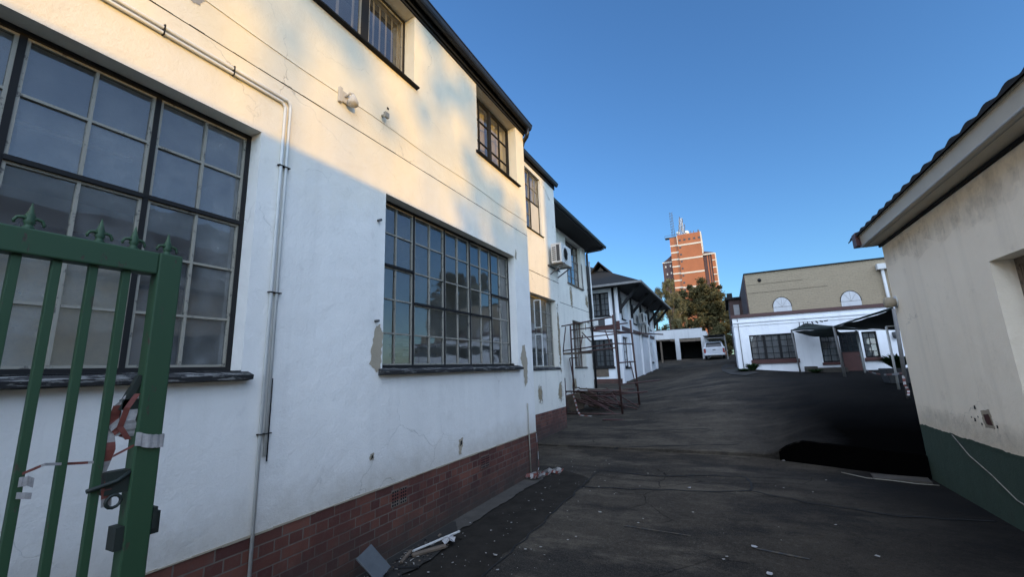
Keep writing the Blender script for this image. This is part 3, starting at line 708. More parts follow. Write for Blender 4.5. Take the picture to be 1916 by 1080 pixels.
# ------------------------------------------------------------------ dark roofed villa
k4 = 25/24
Y4 = 25.0; X4 = -5.58; YF = 39.0
f4 = FY(Y4); f4s = FX(X4)
B4 = thing('dark_roofed_house', (X4, 27, -1.1), 'white two storey house with a black hipped roof on timber brackets, behind the scaffold', 'house')
h4 = [(-8.2, -6.02, 3.0, 4.44), (-8.2, -5.98, -.04, 1.58)]
wall(f4, -12, X4, -.75, 5.0, h4).build('front_wall', 'white_far', B4)
wall(f4, -12, X4+.003, -1.6, -.75, []).build('front_plinth', 'brickX', B4)
window(B4, f4, -8.2, -6.02, 3.0, 4.44, 4, 4, cpp=2, recess=.08, back='curtain', bar='dark', fr='dark', gl='glass_far', sill='dark', bt=.03, mt=.08)
window(B4, f4, -8.2, -5.98, -.04, 1.58, 4, 5, cpp=2, recess=.08, back='curtain', bar='dark', fr='dark', gl='glass_far', sill='dark', bt=.03, mt=.08, sh=.12)
MB().box((-7.9, 2.42, 0), (-6.35, 2.86, .03), f4).build('wall_vent', 'acd', B4)
MB().box((-7.87, 2.45, .03), (-6.75, 2.83, .05), f4).build('vent_panel', 'acw', B4)
MB().box((-7.25, -.62, 0), (-6.35, -.15, .03), f4).build('lower_vent', 'wood', B4)
MB().box((-12, 2.16, 0), (X4+.06, 2.38, .07), f4).build('front_band', 'maroon', B4)
MB().box((-5.85, 2.10, .05), (-5.45, 2.62, .12), f4).build('band_block', 'maroon', B4)
MB().tube([f4(-5.72, 4.9, .1), f4(-5.72, -.9, .1)], .07, 8).build('black_downpipe', 'gutter_black', B4)
hs = []
ws = [(26.2, 27.2, 2.9, 4.3), (29.9, 30.9, 2.9, 4.3), (33.4, 34.4, 2.9, 4.3), (36.6, 37.5, 2.9, 4.3), (26.0, 27.6, -.1, 1.75), (35.6, 37.2, .2, 1.75)]
wall(f4s, Y4+.3, YF, -.95, 5.0, ws).build('side_wall', 'white_far', B4)
# ground step wedge under side wall
for (a, b, c, d) in ws: window(B4, f4s, a, b, c, d, 1, 4, cpp=2, recess=.14, back='curtain', bar='dark', fr='dark', gl='glass_far', sill='dark', bt=.03, sh=.1)
MB().box((Y4-.1, 2.16, 0), (YF, 2.38, .08), f4s).build('side_band', 'maroon', B4)
m = MB()
for y in (25.0, 28.4, 31.9, 35.3, 38.4): m.box((y, -1.2, 0), (y+.45, 4.9, .12), f4s)
m.build('piers', 'white_far', B4)
for y in (25.2, 28.6, 32.1, 35.5, 38.6):
    m = MB(); x = X4+.14
    m.box((x-.01, y-.09, 3.1), (x+.10, y+.09, 4.9)); m.beam((x+.05, y, 3.4), (x+1.25, y, 4.72), .16, .16); m.beam((x+.05, y, 4.78), (x+1.4, y, 4.78), .14, .14)
    P = [(x+.1+1.0*(1-math.cos(t*.157)), y, 3.5+1.1*math.sin(t*.157)) for t in range(11)]
    m.build('eave_bracket', 'soffit', B4)
EZ = 4.78; ex = X4+1.62; ey = Y4-.75
m = MB()
hx, hy, hz = ex-4.6, ey+4.0, EZ+2.45
m.poly([(ex, ey, EZ), (ex, YF-.4, EZ), (hx, YF-3.5, hz), (hx, hy, hz)]); m.poly([(ex, ey, EZ), (hx, hy, hz), (-13.8, hy, hz), (-16, ey, EZ)])
m.poly([(ex, YF-.4, EZ), (-14, YF-.4, EZ), (hx, YF-3.5, hz)])
m.build('roof', 'tile_dark', B4)
MB().box((-14, ey+.02, EZ-.12), (ex-.02, YF-.42, EZ-.07)).build('soffit', 'soffit', B4)
gb = MB(); gb.box((-14, ey-.1, EZ-.13), (ex+.1, ey, EZ+.0)); gb.box((ex, ey, EZ-.13), (ex+.1, YF-.4, EZ+.0)); gb.build('gutter', 'pole', B4)
m = MB()   # gablet on the roof
gx, gyy = -6.75, 26.5
m.m('wood').poly([(gx-.5, gyy, 5.75), (gx+.5, gyy, 5.75), (gx, gyy, 6.45)])
m.m('tile_dark'); m.poly([(gx-.85, gyy-.35, 5.7), (gx, gyy-.35, 6.72), (gx, gyy+3, 6.72), (gx-.85, gyy+3, 5.7)]); m.poly([(gx+.85, gyy-.35, 5.7), (gx, gyy-.35, 6.72), (gx, gyy+3, 6.72), (gx+.85, gyy+3, 5.7)])
m.m('soffit'); m.beam((gx-.88, gyy-.36, 5.68), (gx, gyy-.36, 6.70), .05, .16, (0, 1, 0)); m.beam((gx+.88, gyy-.36, 5.68), (gx, gyy-.36, 6.70), .05, .16, (0, 1, 0))
m.build('gablet', None, B4)
ac_unit((X4+.12, 31.3, 2.95), 'upper of two cooling units on the side of the black roofed house', s=1.25, bracket=False, group='cooling units stacked on the house side')
ac_unit((X4+.12, 32.2, 2.20), 'lower of two cooling units on the side of the black roofed house', s=1.25, bracket=False, group='cooling units stacked on the house side')

# ------------------------------------------------------------------ garage block
YG = 46.0; fg = FY(YG)
G = thing('garage', (-4, YG, .4), 'low white flat roofed garage block with open dark bays at the end of the driveway', 'garage')
wall(fg, -9.5, -1.95, .2, 3.46, [(-8.9, -4.6, .2, 2.50), (-4.18, -2.15, .2, 2.48)], .35).build('front_wall', 'white_dull', G)
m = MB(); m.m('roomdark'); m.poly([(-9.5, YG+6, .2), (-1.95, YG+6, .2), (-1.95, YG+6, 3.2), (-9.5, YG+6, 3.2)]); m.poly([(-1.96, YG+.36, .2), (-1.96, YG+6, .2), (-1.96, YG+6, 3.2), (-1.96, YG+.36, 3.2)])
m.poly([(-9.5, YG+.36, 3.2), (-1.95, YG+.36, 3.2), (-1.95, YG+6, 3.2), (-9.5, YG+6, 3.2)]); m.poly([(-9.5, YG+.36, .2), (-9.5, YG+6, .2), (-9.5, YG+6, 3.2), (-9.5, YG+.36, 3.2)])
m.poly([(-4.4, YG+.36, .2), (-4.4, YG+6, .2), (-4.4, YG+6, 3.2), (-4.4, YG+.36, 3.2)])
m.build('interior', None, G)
MB().box((-1.94, YG, .2), (-1.6, YG+5, 3.1)).build('side_wall', 'white_dull', G)
MB().box((-4.17, YG+.05, 2.15), (-2.16, YG+.1, 2.47)).box((-8.9, YG+.05, 2.25), (-4.61, YG+.1, 2.49)).build('rolled_door', 'wood', G)
m = MB()
for i in range(30):
    a = -9.5+7.5*i/30; m.box((a, YG-.03, 3.45), (a+.25, YG+.3, 3.47+random.uniform(0, .05)))
m.build('parapet_grime', 'tile_dark', G)
m = MB()
for x in (-6.55, -5.8): m.box((x, YG-2.2, gz(x, YG-2.2)-.05), (x+.16, YG-2.04, 2.3))
m.box((-9, YG-2.3, 2.25), (-4.9, YG-.02, 2.36)); m.build('lean_to', 'wood', G)

# ------------------------------------------------------------------ vehicles
def wheel(par, x, y, z, r=.37, w=.22):
    t = MB(); t.lathe([(r*.6, -w/2), (r*.96, -w/2), (r, -w/2+.03), (r, w/2-.03), (r*.96, w/2), (r*.6, w/2)], (x, y, z), 20, 'X')
    o = t.build('wheel', 'rubber', par)
    MB().lathe([(.02, -w/2-.005), (r*.58, -w/2-.002), (r*.6, -w/2+.02), (r*.6, w/2-.02), (r*.58, w/2+.002), (.02, w/2+.005)], (x, y, z), 16, 'X').build('rim', 'steel', o)
px, py = -1.02, 43.5; pz = gz(px, py)
P = thing('pickup_truck', (px, py, pz), 'white pickup truck with a canopy, seen from behind at the end of the driveway', 'pickup truck')
mp = lambda u, v, w: (px+w, py+u, pz+v)   # u forward, v up, w sideways
side = [(0, .55), (0, 1.05), (.05, 1.16), (2.0, 1.16), (2.6, 1.14), (4.2, 1.06), (4.95, .98), (5.1, .8), (5.1, .45), (4.6, .40), (4.5, .7), (4.2, .85), (3.85, .7), (3.75, .38), (1.6, .38), (1.5, .7), (1.15, .86), (.8, .7), (.7, .42), (.1, .42)]
m = MB(); m.prism(side, mp, -.90, .90); m.build('body', 'carw', P, bevel=.04)
def loft(rings, name, material, bevel=.03):
    m = MB(); n = len(rings[0])
    for a, b in zip(rings, rings[1:]):
        for i in range(n): j = (i+1) % n; m.poly([mp(*a[i]), mp(*a[j]), mp(*b[j]), mp(*b[i])])
    m.poly([mp(*p) for p in rings[0]][::-1]); m.poly([mp(*p) for p in rings[-1]]); return m.build(name, material, P, bevel=bevel)
loft([[(.03, 1.15, -.84), (.03, 1.15, .84), (3.95, 1.13, .84), (3.95, 1.13, -.84)], [(.22, 1.62, -.70), (.22, 1.62, .70), (3.2, 1.66, .70), (3.2, 1.66, -.70)], [(.35, 1.70, -.62), (.35, 1.70, .62), (3.0, 1.73, .62), (3.0, 1.73, -.62)]], 'canopy', 'carw')
MB().hexa([mp(.055, 1.22, -.66), mp(.055, 1.22, .66), mp(.09, 1.22, .66), mp(.09, 1.22, -.66), mp(.175, 1.56, -.58), mp(.175, 1.56, .58), mp(.21, 1.56, .58), mp(.21, 1.56, -.58)]) if False else None
m = MB(); m.hexa([mp(.02, 1.22, -.68), mp(.02, 1.22, .68), mp(.12, 1.22, .68), mp(.12, 1.22, -.68), mp(.165, 1.57, -.6), mp(.165, 1.57, .6), mp(.28, 1.57, .6), mp(.28, 1.57, -.6)]); m.build('rear_window', 'carglass', P)
m = MB()
for s in (-1, 1): m.hexa([mp(.4, 1.22, s*.845), mp(1.9, 1.22, s*.845), mp(1.9, 1.22, s*.83), mp(.4, 1.22, s*.83), mp(.5, 1.54, s*.745), mp(1.85, 1.56, s*.745), mp(1.85, 1.56, s*.72), mp(.5, 1.54, s*.72)]); m.hexa([mp(2.1, 1.22, s*.845), mp(3.6, 1.2, s*.845), mp(3.6, 1.2, s*.83), mp(2.1, 1.22, s*.83), mp(2.1, 1.56, s*.745), mp(3.1, 1.57, s*.745), mp(3.1, 1.57, s*.72), mp(2.1, 1.56, s*.72)])
m.build('side_glass', 'carglass', P)
m = MB(); m.box((-.015, .62, -.70), (0.01, 1.06, .70), mp); m.build('tailgate', 'carw', P, bevel=.01)
MB().box((-.03, .88, -.12), (-.01, .94, .12), mp).build('tailgate_handle', 'carglass', P)
MB().box((-.16, .40, -.86), (.02, .56, .86), mp).build('bumper', 'carw', P, bevel=.03)
MB().box((-.165, .44, -.25), (-.158, .54, .25), mp).build('number_plate', 'lampclear', P)
for s in (-1, 1):
    MB().box((-.02, .64, s*.80-.085), (.03, 1.05, s*.80+.085), mp).build('tail_light', 'lampred', P)
    MB().box((3.4, 1.1, s*1.0-.09), (3.5, 1.3, s*1.0+.09), mp).build('wing_mirror', 'carglass', P)
for (u, s) in ((1.15, -1), (1.15, 1), (4.2, -1), (4.2, 1)): wheel(P, px+s*.78, py+u, pz+.37)

# dark saloon nose-out in the open shelter on the left
qx, qy = -7.2, 45.2; qz = gz(qx, 45)
S = thing('saloon_car', (qx, qy, qz), 'dark green saloon car parked nose out under the left garage shelter', 'car')
mq = lambda u, v, w: (qx+w, qy+u-.8, qz+v)
m = MB(); m.prism([(0, .35), (0, .62), (.12, .78), (1.1, .92), (3.9, .95), (4.2, .8), (4.2, .35), (3.75, .35), (3.6, .6), (3.3, .68), (3.0, .6), (2.9, .3), (1.2, .3), (1.1, .6), (.8, .68), (.5, .6), (.4, .3), (.05, .3)], mq, -.84, .84); m.build('body', 'card', S, bevel=.04)
m = MB(); m.hexa([mq(1.05, .9, -.75), mq(1.05, .9, .75), mq(3.8, .93, .75), mq(3.8, .93, -.75), mq(1.8, 1.4, -.6), mq(1.8, 1.4, .6), mq(3.0, 1.4, .6), mq(3.0, 1.4, -.6)]); m.build('cabin', 'carglass', S, bevel=.03)
for s in (-1, 1): MB().lathe([(.02, -.03), (.10, -.02), (.11, .03)], mq(-.0, .62, s*.62), 14, 'Y').build('headlight', 'lampclear', S)
MB().box((-.03, .42, -.25), (-.01, .52, .25), mq).build('number_plate', 'lampclear', S)
for (u, s) in ((.8, -1), (.8, 1), (3.3, -1), (3.3, 1)): wheel(S, qx+s*.76, qy+u-.8, qz+.3, .3, .19)

# shelter roof over the pickup
CP = thing('carport', (0, 44, .4), 'open sided carport on a leaning pole to the right of the white pickup', 'carport')
m = MB(); z = gz(.03, 43.2)
m.beam((.06, 43.2, z-.1), (-.02, 43.2, 2.42), .12, .12); m.build('post', 'pole', CP)
MB().box((-1.75, 43.15, 2.16), (.0, 43.25, 2.24)).box((-1.75, 47.5, 2.2), (0, 47.6, 2.3)).build('beam', 'pole', CP)
MB().hexa([(-1.8, 43, 2.42), (.05, 43, 2.46), (.05, 48, 2.5), (-1.8, 48, 2.46), (-1.8, 43, 2.46), (.05, 43, 2.50), (.05, 48, 2.54), (-1.8, 48, 2.50)]).build('roof_sheet', 'tile_dark', CP)

# ------------------------------------------------------------------ white cottage across the yard
YW = 23.5; fw = FY(YW)
W = thing('white_cottage', (4, YW, -.6), 'low white cottage with a maroon roof band facing the raised yard', 'building')
hw = [(1.06, 2.92, .03, 1.22), (3.86, 4.52, -.2, 1.02), (5.40, 5.92, -.05, 1.08), (4.56, 5.32, -.62, 1.12)]
wall(fw, .45, 13, -.58, 1.84, hw, .25).build('wall', 'white_far', W)
MB().box((.45, YW+.0, -1.0), (13, YW+.25, -.58)).build('plinth', 'maroon', W)
MB().box((.45, YW+.25, -1.0), (.70, YW+4, 2.0)).build('end_wall', 'white_far', W)
m = MB(); m.box((.43, 1.84, -.25), (13, 1.92, .05), fw); m.box((.43, 1.92, -.25), (13, 2.10, .02), fw); m.box((.43, 1.70, 0), (13, 1.73, .03), fw); m.build('cornice', 'white_far', W)
MB().box((.38, 2.10, -4), (13, 2.26, .08), fw).build('roof_band', 'maroon', W)
MB().tube([fw(.66, 2.05, .03), fw(.66, -.4, .03)], .018, 6).build('thin_downpipe', 'pole', W)
window(W, fw, 1.06, 2.92, .03, 1.22, 3, 4, cpp=2, recess=.06, back='curtain', bar='dark', fr='dark', gl='glass_far', sill='maroon', bt=.025, mt=.06, ft=.035, sh=.2)
window(W, fw, 3.86, 4.52, -.2, 1.02, 1, 4, cpp=2, recess=.06, back='curtain', bar='dark', fr='dark', gl='glass_far', sill='maroon', bt=.025, ft=.04, sh=.12)
window(W, fw, 5.40, 5.92, -.05, 1.08, 1, 4, cpp=2, recess=.06, back='curtain', bar='dark', fr='dark', gl='glass_far', sill='maroon', bt=.025, ft=.04, sh=.16)
d = MB().box((4.60, -.60, -.07), (5.28, .22, -.03), fw).build('door', 'maroon', W)
MB().box((4.56, -.60, -.1), (4.60, 1.12, -.02), fw).box((5.28, -.60, -.1), (5.32, 1.12, -.02), fw).box((4.60, 1.05, -.1), (5.28, 1.12, -.02), fw).build('door_frame', 'dark', W)
m = MB(); m.box((4.6, .22, -.07), (5.28, .27, -.02), fw)
for k in range(4): m.box((4.6+.17*k+.08, .27, -.065), (4.6+.17*k+.10, 1.05, -.03), fw)
for k in range(3): m.box((4.6, .47+.2*k, -.066), (5.28, .49+.2*k, -.031), fw)
m.build('door_glazing', 'dark', W)
MB().box((4.6, .25, -.06), (5.28, 1.05, -.055), fw).build('door_pane', 'carglass', W)
MB().tube([fw(5.2, .05, -.03), fw(5.2, .05, .03), fw(5.12, .05, .03)], .015, 6).build('door_handle', 'steel', W)
m = MB(); m.box((3.5, YW-1.0, -1.0), (4.5, YW, -.42)); m.box((3.1, YW-.7, -1.0), (3.5, YW, -.35)); m.build('front_step', 'concrete', W)
wl = thing('wall_lantern', fw(6.5, .9, 0), 'dark lantern fixed on the white cottage wall near the potted plant', 'lantern')
MB().box((6.44, .82, 0), (6.56, 1.0, .05), fw).build('bracket', 'dark', wl); MB().lathe([(.05, 0), (.09, .05), (.11, .22), (.03, .3)], fw(6.5, .70, .14), 8).build('lantern_cage', 'acd', wl)

# ------------------------------------------------------------------ beige hall
YB = 26.0; fb = FY(YB)
H = thing('beige_hall', (5, YB, -.5), 'tall beige painted brick hall with arched white windows rising behind the cottage', 'building')
MB().box((1.37, YB+.02, -1), (14, YB+14, 4.70)).build('wall', 'beige', H)
MB().box((1.32, YB+.05, -1), (1.37, YB+13.9, 4.66)).build('side_wall', 'brown_side', H)
MB().box((1.33, YB-.04, 4.70), (14.05, YB+14, 4.755)).build('coping', 'dark', H)
for (a, b) in ((2.50, 3.31), (5.42, 6.22), (8.6, 9.4)):
    cx_ = (a+b)/2; r = (b-a)/2; pts = [(a, 2.0), (b, 2.0), (b, 2.75)]+[(cx_+r*math.cos(t*math.pi/12), 2.75+.5*math.sin(t*math.pi/12)) for t in range(1, 12)]+[(a, 2.75)]
    m = MB(); m.m('white_dull').prism(pts, fb, -.02, .015)
    m.m('chip'); 
    for q in (-.6, 0, .6): m.beam(fb(cx_, 2.75, .02), fb(cx_+r*q, 2.75+q*0+.46*math.sqrt(max(0, 1-q*q)), .02), .010, .008, (0, 1, 0))
    m.box((a, 2.74, .015), (b, 2.76, .025), fb)
    m.build('arched_window', None, H)
    m = MB()
    for t in range(12):
        c0, c1 = math.pi*t/12, math.pi*(t+1)/12
        m.beam(fb(cx_+(r+.02)*math.cos(c0), 2.75+.52*math.sin(c0), .01), fb(cx_+(r+.02)*math.cos(c1), 2.75+.52*math.sin(c1), .01), .022, .03, (0, 1, 0))
    m.build('arch_trim', 'dark', H)
MB().box((7.02, 4.15, .02), (7.46, 4.42, .3), fb).build('rainwater_head', 'acw', H)
MB().tube([fb(7.22, 4.2, .15), fb(7.24, 2.4, .15), fb(7.26, 2.1, .15)], .07, 8).build('downpipe', 'acw', H)
m = MB(); m.box((1.4, 4.08, .0), (4.0, 4.09, .003), fb); m.box((1.4, 3.62, 0), (5.0, 3.63, .003), fb); m.build('brick_cracks', 'crack', H)
MB().lathe([(.02, -.02), (.10, 0), (.05, .02)], fb(2.05, 4.3, .01), 6, 'Y').build('tie_plate', 'dark', H)
# small brown house beyond
SH = thing('brown_house', (1, 34, 0), 'small dark brown brick house just left of the beige hall', 'house')
MB().box((.55, 33, -.5), (1.9, 40, 4.3)).build('wall', 'brown_side', SH)
MB().box((.35, 32.8, 4.3), (2.0, 40.2, 4.42)).box((.5, 34, 4.42), (.85, 34.4, 4.9)).build('roof', 'tile_dark', SH)
MB().box((.8, 32.96, 2.0), (1.15, 33, 3.9)).build('window', 'curtain', SH)

# ------------------------------------------------------------------ cream building on the right
X5 = 2.39; f5 = FX(X5, -1); YR = 8.36
Bn = thing('cream_building', (X5, 5, -1.75), 'cream plastered building on the right with a green base and clay tiled eave', 'building')
h5 = [(3.9, 5.66, -.9, .97)]
wb = wall(f5, -16, YR, -1.0, 1.80, [(3.9, 5.66, -.9, .87)], .35)
wb.build('wall', 'cream', Bn)
wall(f5, -16, YR+.004, -1.9, -1.0, []).build('plinth', 'green_wall', Bn)
bx('end_wall', (X5+.352, YR-.35, -1.9), (X5+7, YR, 1.8), 'cream', Bn)
# segmental head + lintel over the recess
m = MB(); pts = [(3.9, .87), (5.66, .87)]
arc = [(5.66-1.76*t/12, .87+.16*math.sin(math.pi*t/12)) for t in range(13)]
window(Bn, f5, 3.9, 5.66, -.9, .87, 2, 5, cpp=2, recess=.17, ft=.06, back='room', bar='barbrown', fr='barbrown', gl='glass', sill=None)
room(Bn, f5, 3.6, 6.0, -1.0, 1.2, 2.5, 'roomdark')
# gutter box, fascia, tiles
m = MB(); m.hexa([(2.17, -16, 1.75), (2.22, -16, 1.735), (2.22, 8.42, 1.735), (2.17, 8.42, 1.75), (2.15, -16, 1.93), (2.17, -16, 1.93), (2.17, 8.42, 1.93), (2.15, 8.42, 1.93)])
m.box((2.14, -16, 1.925), (2.18, 8.42, 1.945)); m.box((2.155, -16, 1.742), (2.18, 8.42, 1.758)); m.box((2.20, -16, 1.735), (2.36, 8.42, 1.745))
m.build('gutter', 'fascia_grey', Bn)
MB().box((2.36, -16, 1.70), (2.388, 8.4, 1.80)).build('eave_shadow_board', 'dark', Bn)
MB().hexa([(2.10, 8.42, 1.78), (2.9, 8.42, 1.78), (2.9, 8.62, 1.78), (2.10, 8.62, 1.78), (2.10, 8.42, 2.00), (2.9, 8.42, 2.22), (2.9, 8.62, 2.22), (2.10, 8.62, 2.00)]).build('barge_board', 'maroon', Bn)
m = MB(); m.sm = True; pitch = .47; ny = 0; y = -4.0
while y < 8.6:       # barrel tiles: scalloped section along the eave
    for k in range(8):
        t0, t1 = k/8, (k+1)/8
        h = lambda t: (.028*math.sin(math.pi*min(t/.68, 1)) if t < .68 else -.008*math.sin(math.pi*(t-.68)/.32))
        a, b = y+.30*t0, y+.30*t1
        for c in range(3):
            xa, xb = 2.11+c*.36, 2.11+(c+1)*.36+.03
            za, zb = 1.965+c*.36*pitch+.02*0, 1.965+(c*.36+.39)*pitch-.018
            m.poly([(xa, a, za+h(t0)), (xa, b, za+h(t1)), (xb, b, zb+h(t1)), (xb, a, zb+h(t0))])
        m.poly([(2.11, a, 1.935), (2.11, b, 1.935), (2.11, b, 1.965+h(t1)), (2.11, a, 1.965+h(t0))])
    y += .30
m.build('roof_tiles', 'tile_dark', Bn)
m = MB(); m.poly([(2.2, -16, 1.97), (2.2, 8.6, 1.97), (6, 8.6, 3.78), (6, -16, 3.78)]); m.poly([(6, -16, 3.78), (6, 8.6, 3.78), (10, 8.6, 1.97), (10, -16, 1.97)]); m.poly([(2.4, 8.34, 1.8), (9.4, 8.34, 1.8), (6, 8.34, 3.7)]); m.build('roof', 'tile_red', Bn)
patch(Bn, f5, [(6.33, -.76), (6.45, -.76), (6.47, -.66), (6.36, -.645)], .004, 'maroon', 'exposed_brick', .008)
patch(Bn, f5, [(6.30, -.79), (6.50, -.80), (6.52, -.63), (6.33, -.60)], .002, 'bare', 'chipped_plaster', .02)
for (y, z, s) in ((6.62, -.60, .02), (6.68, -.74, .018), (6.60, -.70, .01), (6.25, -.76, .015), (6.55, -.77, .012), (6.75, -.72, .01)):
    patch(Bn, f5, [(y-s, z-s), (y+s, z-s), (y+s, z+s), (y-s, z+s)], .003, 'crack', 'plaster_chip', s*.4)
MB().tube([f5(7.35, -1.0, .006), f5(7.0, -1.18, .01), f5(6.6, -1.3, .008), f5(6.2, -1.45, .01), f5(5.7, -1.50, .012), f5(5.2, -1.47, .01), f5(4.4, -1.5, .01)], .006, 6).build('loose_wire', 'bar', Bn)
for k in range(13):
    y = 3.6+k*.38+random.uniform(-.1, .1); patch(Bn, f5, [(y-.34, 1.69), (y+.34, 1.69), (y+.3, 1.69-random.uniform(.22, .5)), (y-.3, 1.69-random.uniform(.22, .5))], .002+k*.0001, 'eave_stain', 'eave_stain', .03)
for k in range(8):
    y = 4.6+k*.48; patch(Bn, f5, [(y-.3, -.985), (y+.3, -.985), (y+.28, -.72), (y-.28, -.70)], .002+k*.0001, 'grime_stain', 'grime_streak', .03)
m = MB(); n = 160
for i in range(n):
    a = 3.5+(YR-3.5)*i/n; b = 3.5+(YR-3.5)*(i+1)/n; h = lambda y: -1.0+.010+.018*noise.noise((y*4, 0, 7))+.010*noise.noise((y*17, 0, 7))
    m.poly([f5(a, -1.02, .003), f5(b, -1.02, .003), f5(b, h(b), .003), f5(a, h(a), .003)])
m.build('paint_edge', 'green_wall', Bn)
MB().tube([(2.148, -16, 1.752), (2.148, 8.42, 1.752)], .011, 6).build('gutter_bead_highlight', 'acw', Bn)  # round lower bead; its paler colour draws the highlight
fl = thing('flood_lamp', f5(8.25, .80, 0), 'round yellowed bulkhead lamp at the far corner of the cream building', 'lamp')
MB().lathe([(.03, 0), (.055, -.01), (.075, -.05), (.085, -.12), (.07, -.14), (.02, -.145)], (X5-.0, 8.25, .80), 14, 'X').build('lamp_drum', 'bare', fl)
MB().lathe([(.02, 0), (.09, 0), (.09, -.012), (.02, -.012)], (X5, 8.25, .80), 12, 'X').build('mount_plate', 'acw', fl)

# ------------------------------------------------------------------ gate
XG = -2.1
GT = thing('gate', (XG, .9, -1.75), 'dark green steel gate leaf with spear finials, swung open beside the white wall', 'gate')
gm = lambda u, v, w: (XG+w, u, v)
MB().box((-2.2, .443, -.03), (.84, .535, .03), gm).build('top_rail', 'green', GT, bevel=.006)
MB().box((.84, -1.70, -.032), (.925, .537, .032), gm).build('post', 'green', GT, bevel=.006)
MB().box((-2.2, -1.60, -.025), (.84, -1.52, .025), gm).build('bottom_rail', 'green', GT, bevel=.006)
y = .748
while y > -2.1:
    MB().box((y-.0125, -1.52, -.0125), (y+.0125, .443, .0125), gm).build('bar', 'green', GT, bevel=.002); y -= .098
for yy in (.47, .655, .76, .875, .2, 0, -.3):
    m = MB(); c = gm(yy, .535, 0)
    m.lathe([(.014, 0), (.018, .006), (.012, .012), (.012, .02), (.017, .028), (.011, .038), (.014, .05), (.010, .06), (.0005, .10)], c, 8)
    for s in (-1, 1): m.tube([gm(yy, .565, 0), gm(yy+s*.016, .578, 0), gm(yy+s*.030, .574, 0), gm(yy+s*.037, .560, 0), gm(yy+s*.034, .553, 0)], .0075, 6, r2=.004)
    m.build('finial', 'green', GT)
lk = MB(); lk.box((.77, -.40, -.02), (.84, -.32, .02), gm); lk.tube([gm(.72, -.372, .02), gm(.74, -.368, .02), gm(.80, -.355, .025), gm(.84, -.33, .02)], .008, 8); lk.tube([gm(.80+.022*math.cos(t*.524), -.425+.022*math.sin(t*.524), .02) for t in range(13)], .006, 6, False)
lk.build('latch', 'gate_iron', GT)
MB().box((.815, -.60, -.03), (.84, -.52, .03), gm).build('lock_box', 'gate_iron', GT)
lk = MB(); lk.box((.925, -.58, -.02), (.955, -.50, .02), gm); lk.box((.925, -.56, -.03), (.94, -.48, .03), gm); lk.build('hinge_lug', 'gate_iron', GT)
m = MB(); m.m('gate_iron'); m.beam(gm(.84, .03, 0), gm(.79, -.10, 0), .02, .03, (1, 0, 0)); m.box((.79, -.14, -.015), (.84, -.06, .015), gm); m.build('lock_plate', None, GT)
# barrier tape wound on the gate (one tangled tape)
BT = thing('barrier_tape', (XG, .8, -.3), 'torn red and white barrier tape wrapped round the green gate post and bars', 'tape')
def ribbon(pts, w, par, name, mats=('tapew', 'taper'), up=(0, 0, 1), step=2, org=None):
    m = MB()
    P = [Vector(p) for p in pts]; Q = []
    for a, b in zip(P, P[1:]):
        for k in range(6): Q.append(a.lerp(b, k/6))
    Q.append(P[-1])
    for i in range(len(Q)-1):
        m.m(mats[(i//step) % 2]); u = Vector(up)*w
        ja = Vector((noise.noise((i, 1, w)), noise.noise((i, 2, w)), noise.noise((i, 3, w))))*w*.4; jb = Vector((noise.noise((i+1, 1, w)), noise.noise((i+1, 2, w)), noise.noise((i+1, 3, w))))*w*.4
        m.poly([Q[i]-u/2+ja, Q[i+1]-u/2+jb, Q[i+1]+u/2+jb, Q[i]+u/2+ja])
    return m.build(name, None, par, org=org)
ribbon([gm(.835, -.21, .04), gm(.88, -.225, .045), gm(.93, -.23, .04), gm(.93, -.23, -.04)], .05, BT, 'post_wrap', ('tapew', 'tapew'))
ribbon([gm(.55, -.30, .02), gm(.57, -.30, .022), gm(.585, -.31, .02)], .03, BT, 'bar_wrap', ('tapew', 'tapew'))
ribbon([gm(.55, -.34, .02), gm(.57, -.345, .022), gm(.585, -.35, .02)], .02, BT, 'bar_wrap', ('tapew', 'tapew'))
ribbon([gm(.555, -.275, .02), gm(.60, -.255, .03), gm(.68, -.27, 0), gm(.76, -.28, .0), (gm(.84, -.235, .02))], .009, BT, 'tape_tail', ('taper', 'tapew', ), step=5)
ribbon([gm(.84, .0, .0), gm(.79, -.06, .01), gm(.77, -.12, .0), gm(.80, -.17, .01), gm(.835, -.19, .0)], .055, BT, 'tape_bunch', ('taper', 'tapew'), step=2, up=(0, .7, .7))
ribbon([gm(.83, -.04, .02), gm(.80, -.09, .03), gm(.79, -.16, .02), gm(.82, -.21, .02)], .02, BT, 'tape_bunch', ('taper', 'taper'), up=(0, 1, 0))
ribbon([gm(.79, -.33, .01), gm(.775, -.38, .02), gm(.785, -.44, .01)], .03, BT, 'tape_scrap', ('taper', 'tapew'), step=9, up=(0, 1, 0))
ribbon([gm(.78, -.08, .01), gm(.765, -.16, .0), gm(.775, -.24, .01), gm(.76, -.32, 0)], .03, BT, 'tape_tail', ('taper', 'tapew'), up=(0, 1, 0), step=5)
ribbon([gm(.82, -.05, .01), gm(.81, -.14, .02), gm(.83, -.2, .01)], .05, BT, 'tape_bunch', ('tapew', 'tapew'), up=(0, 1, 0))

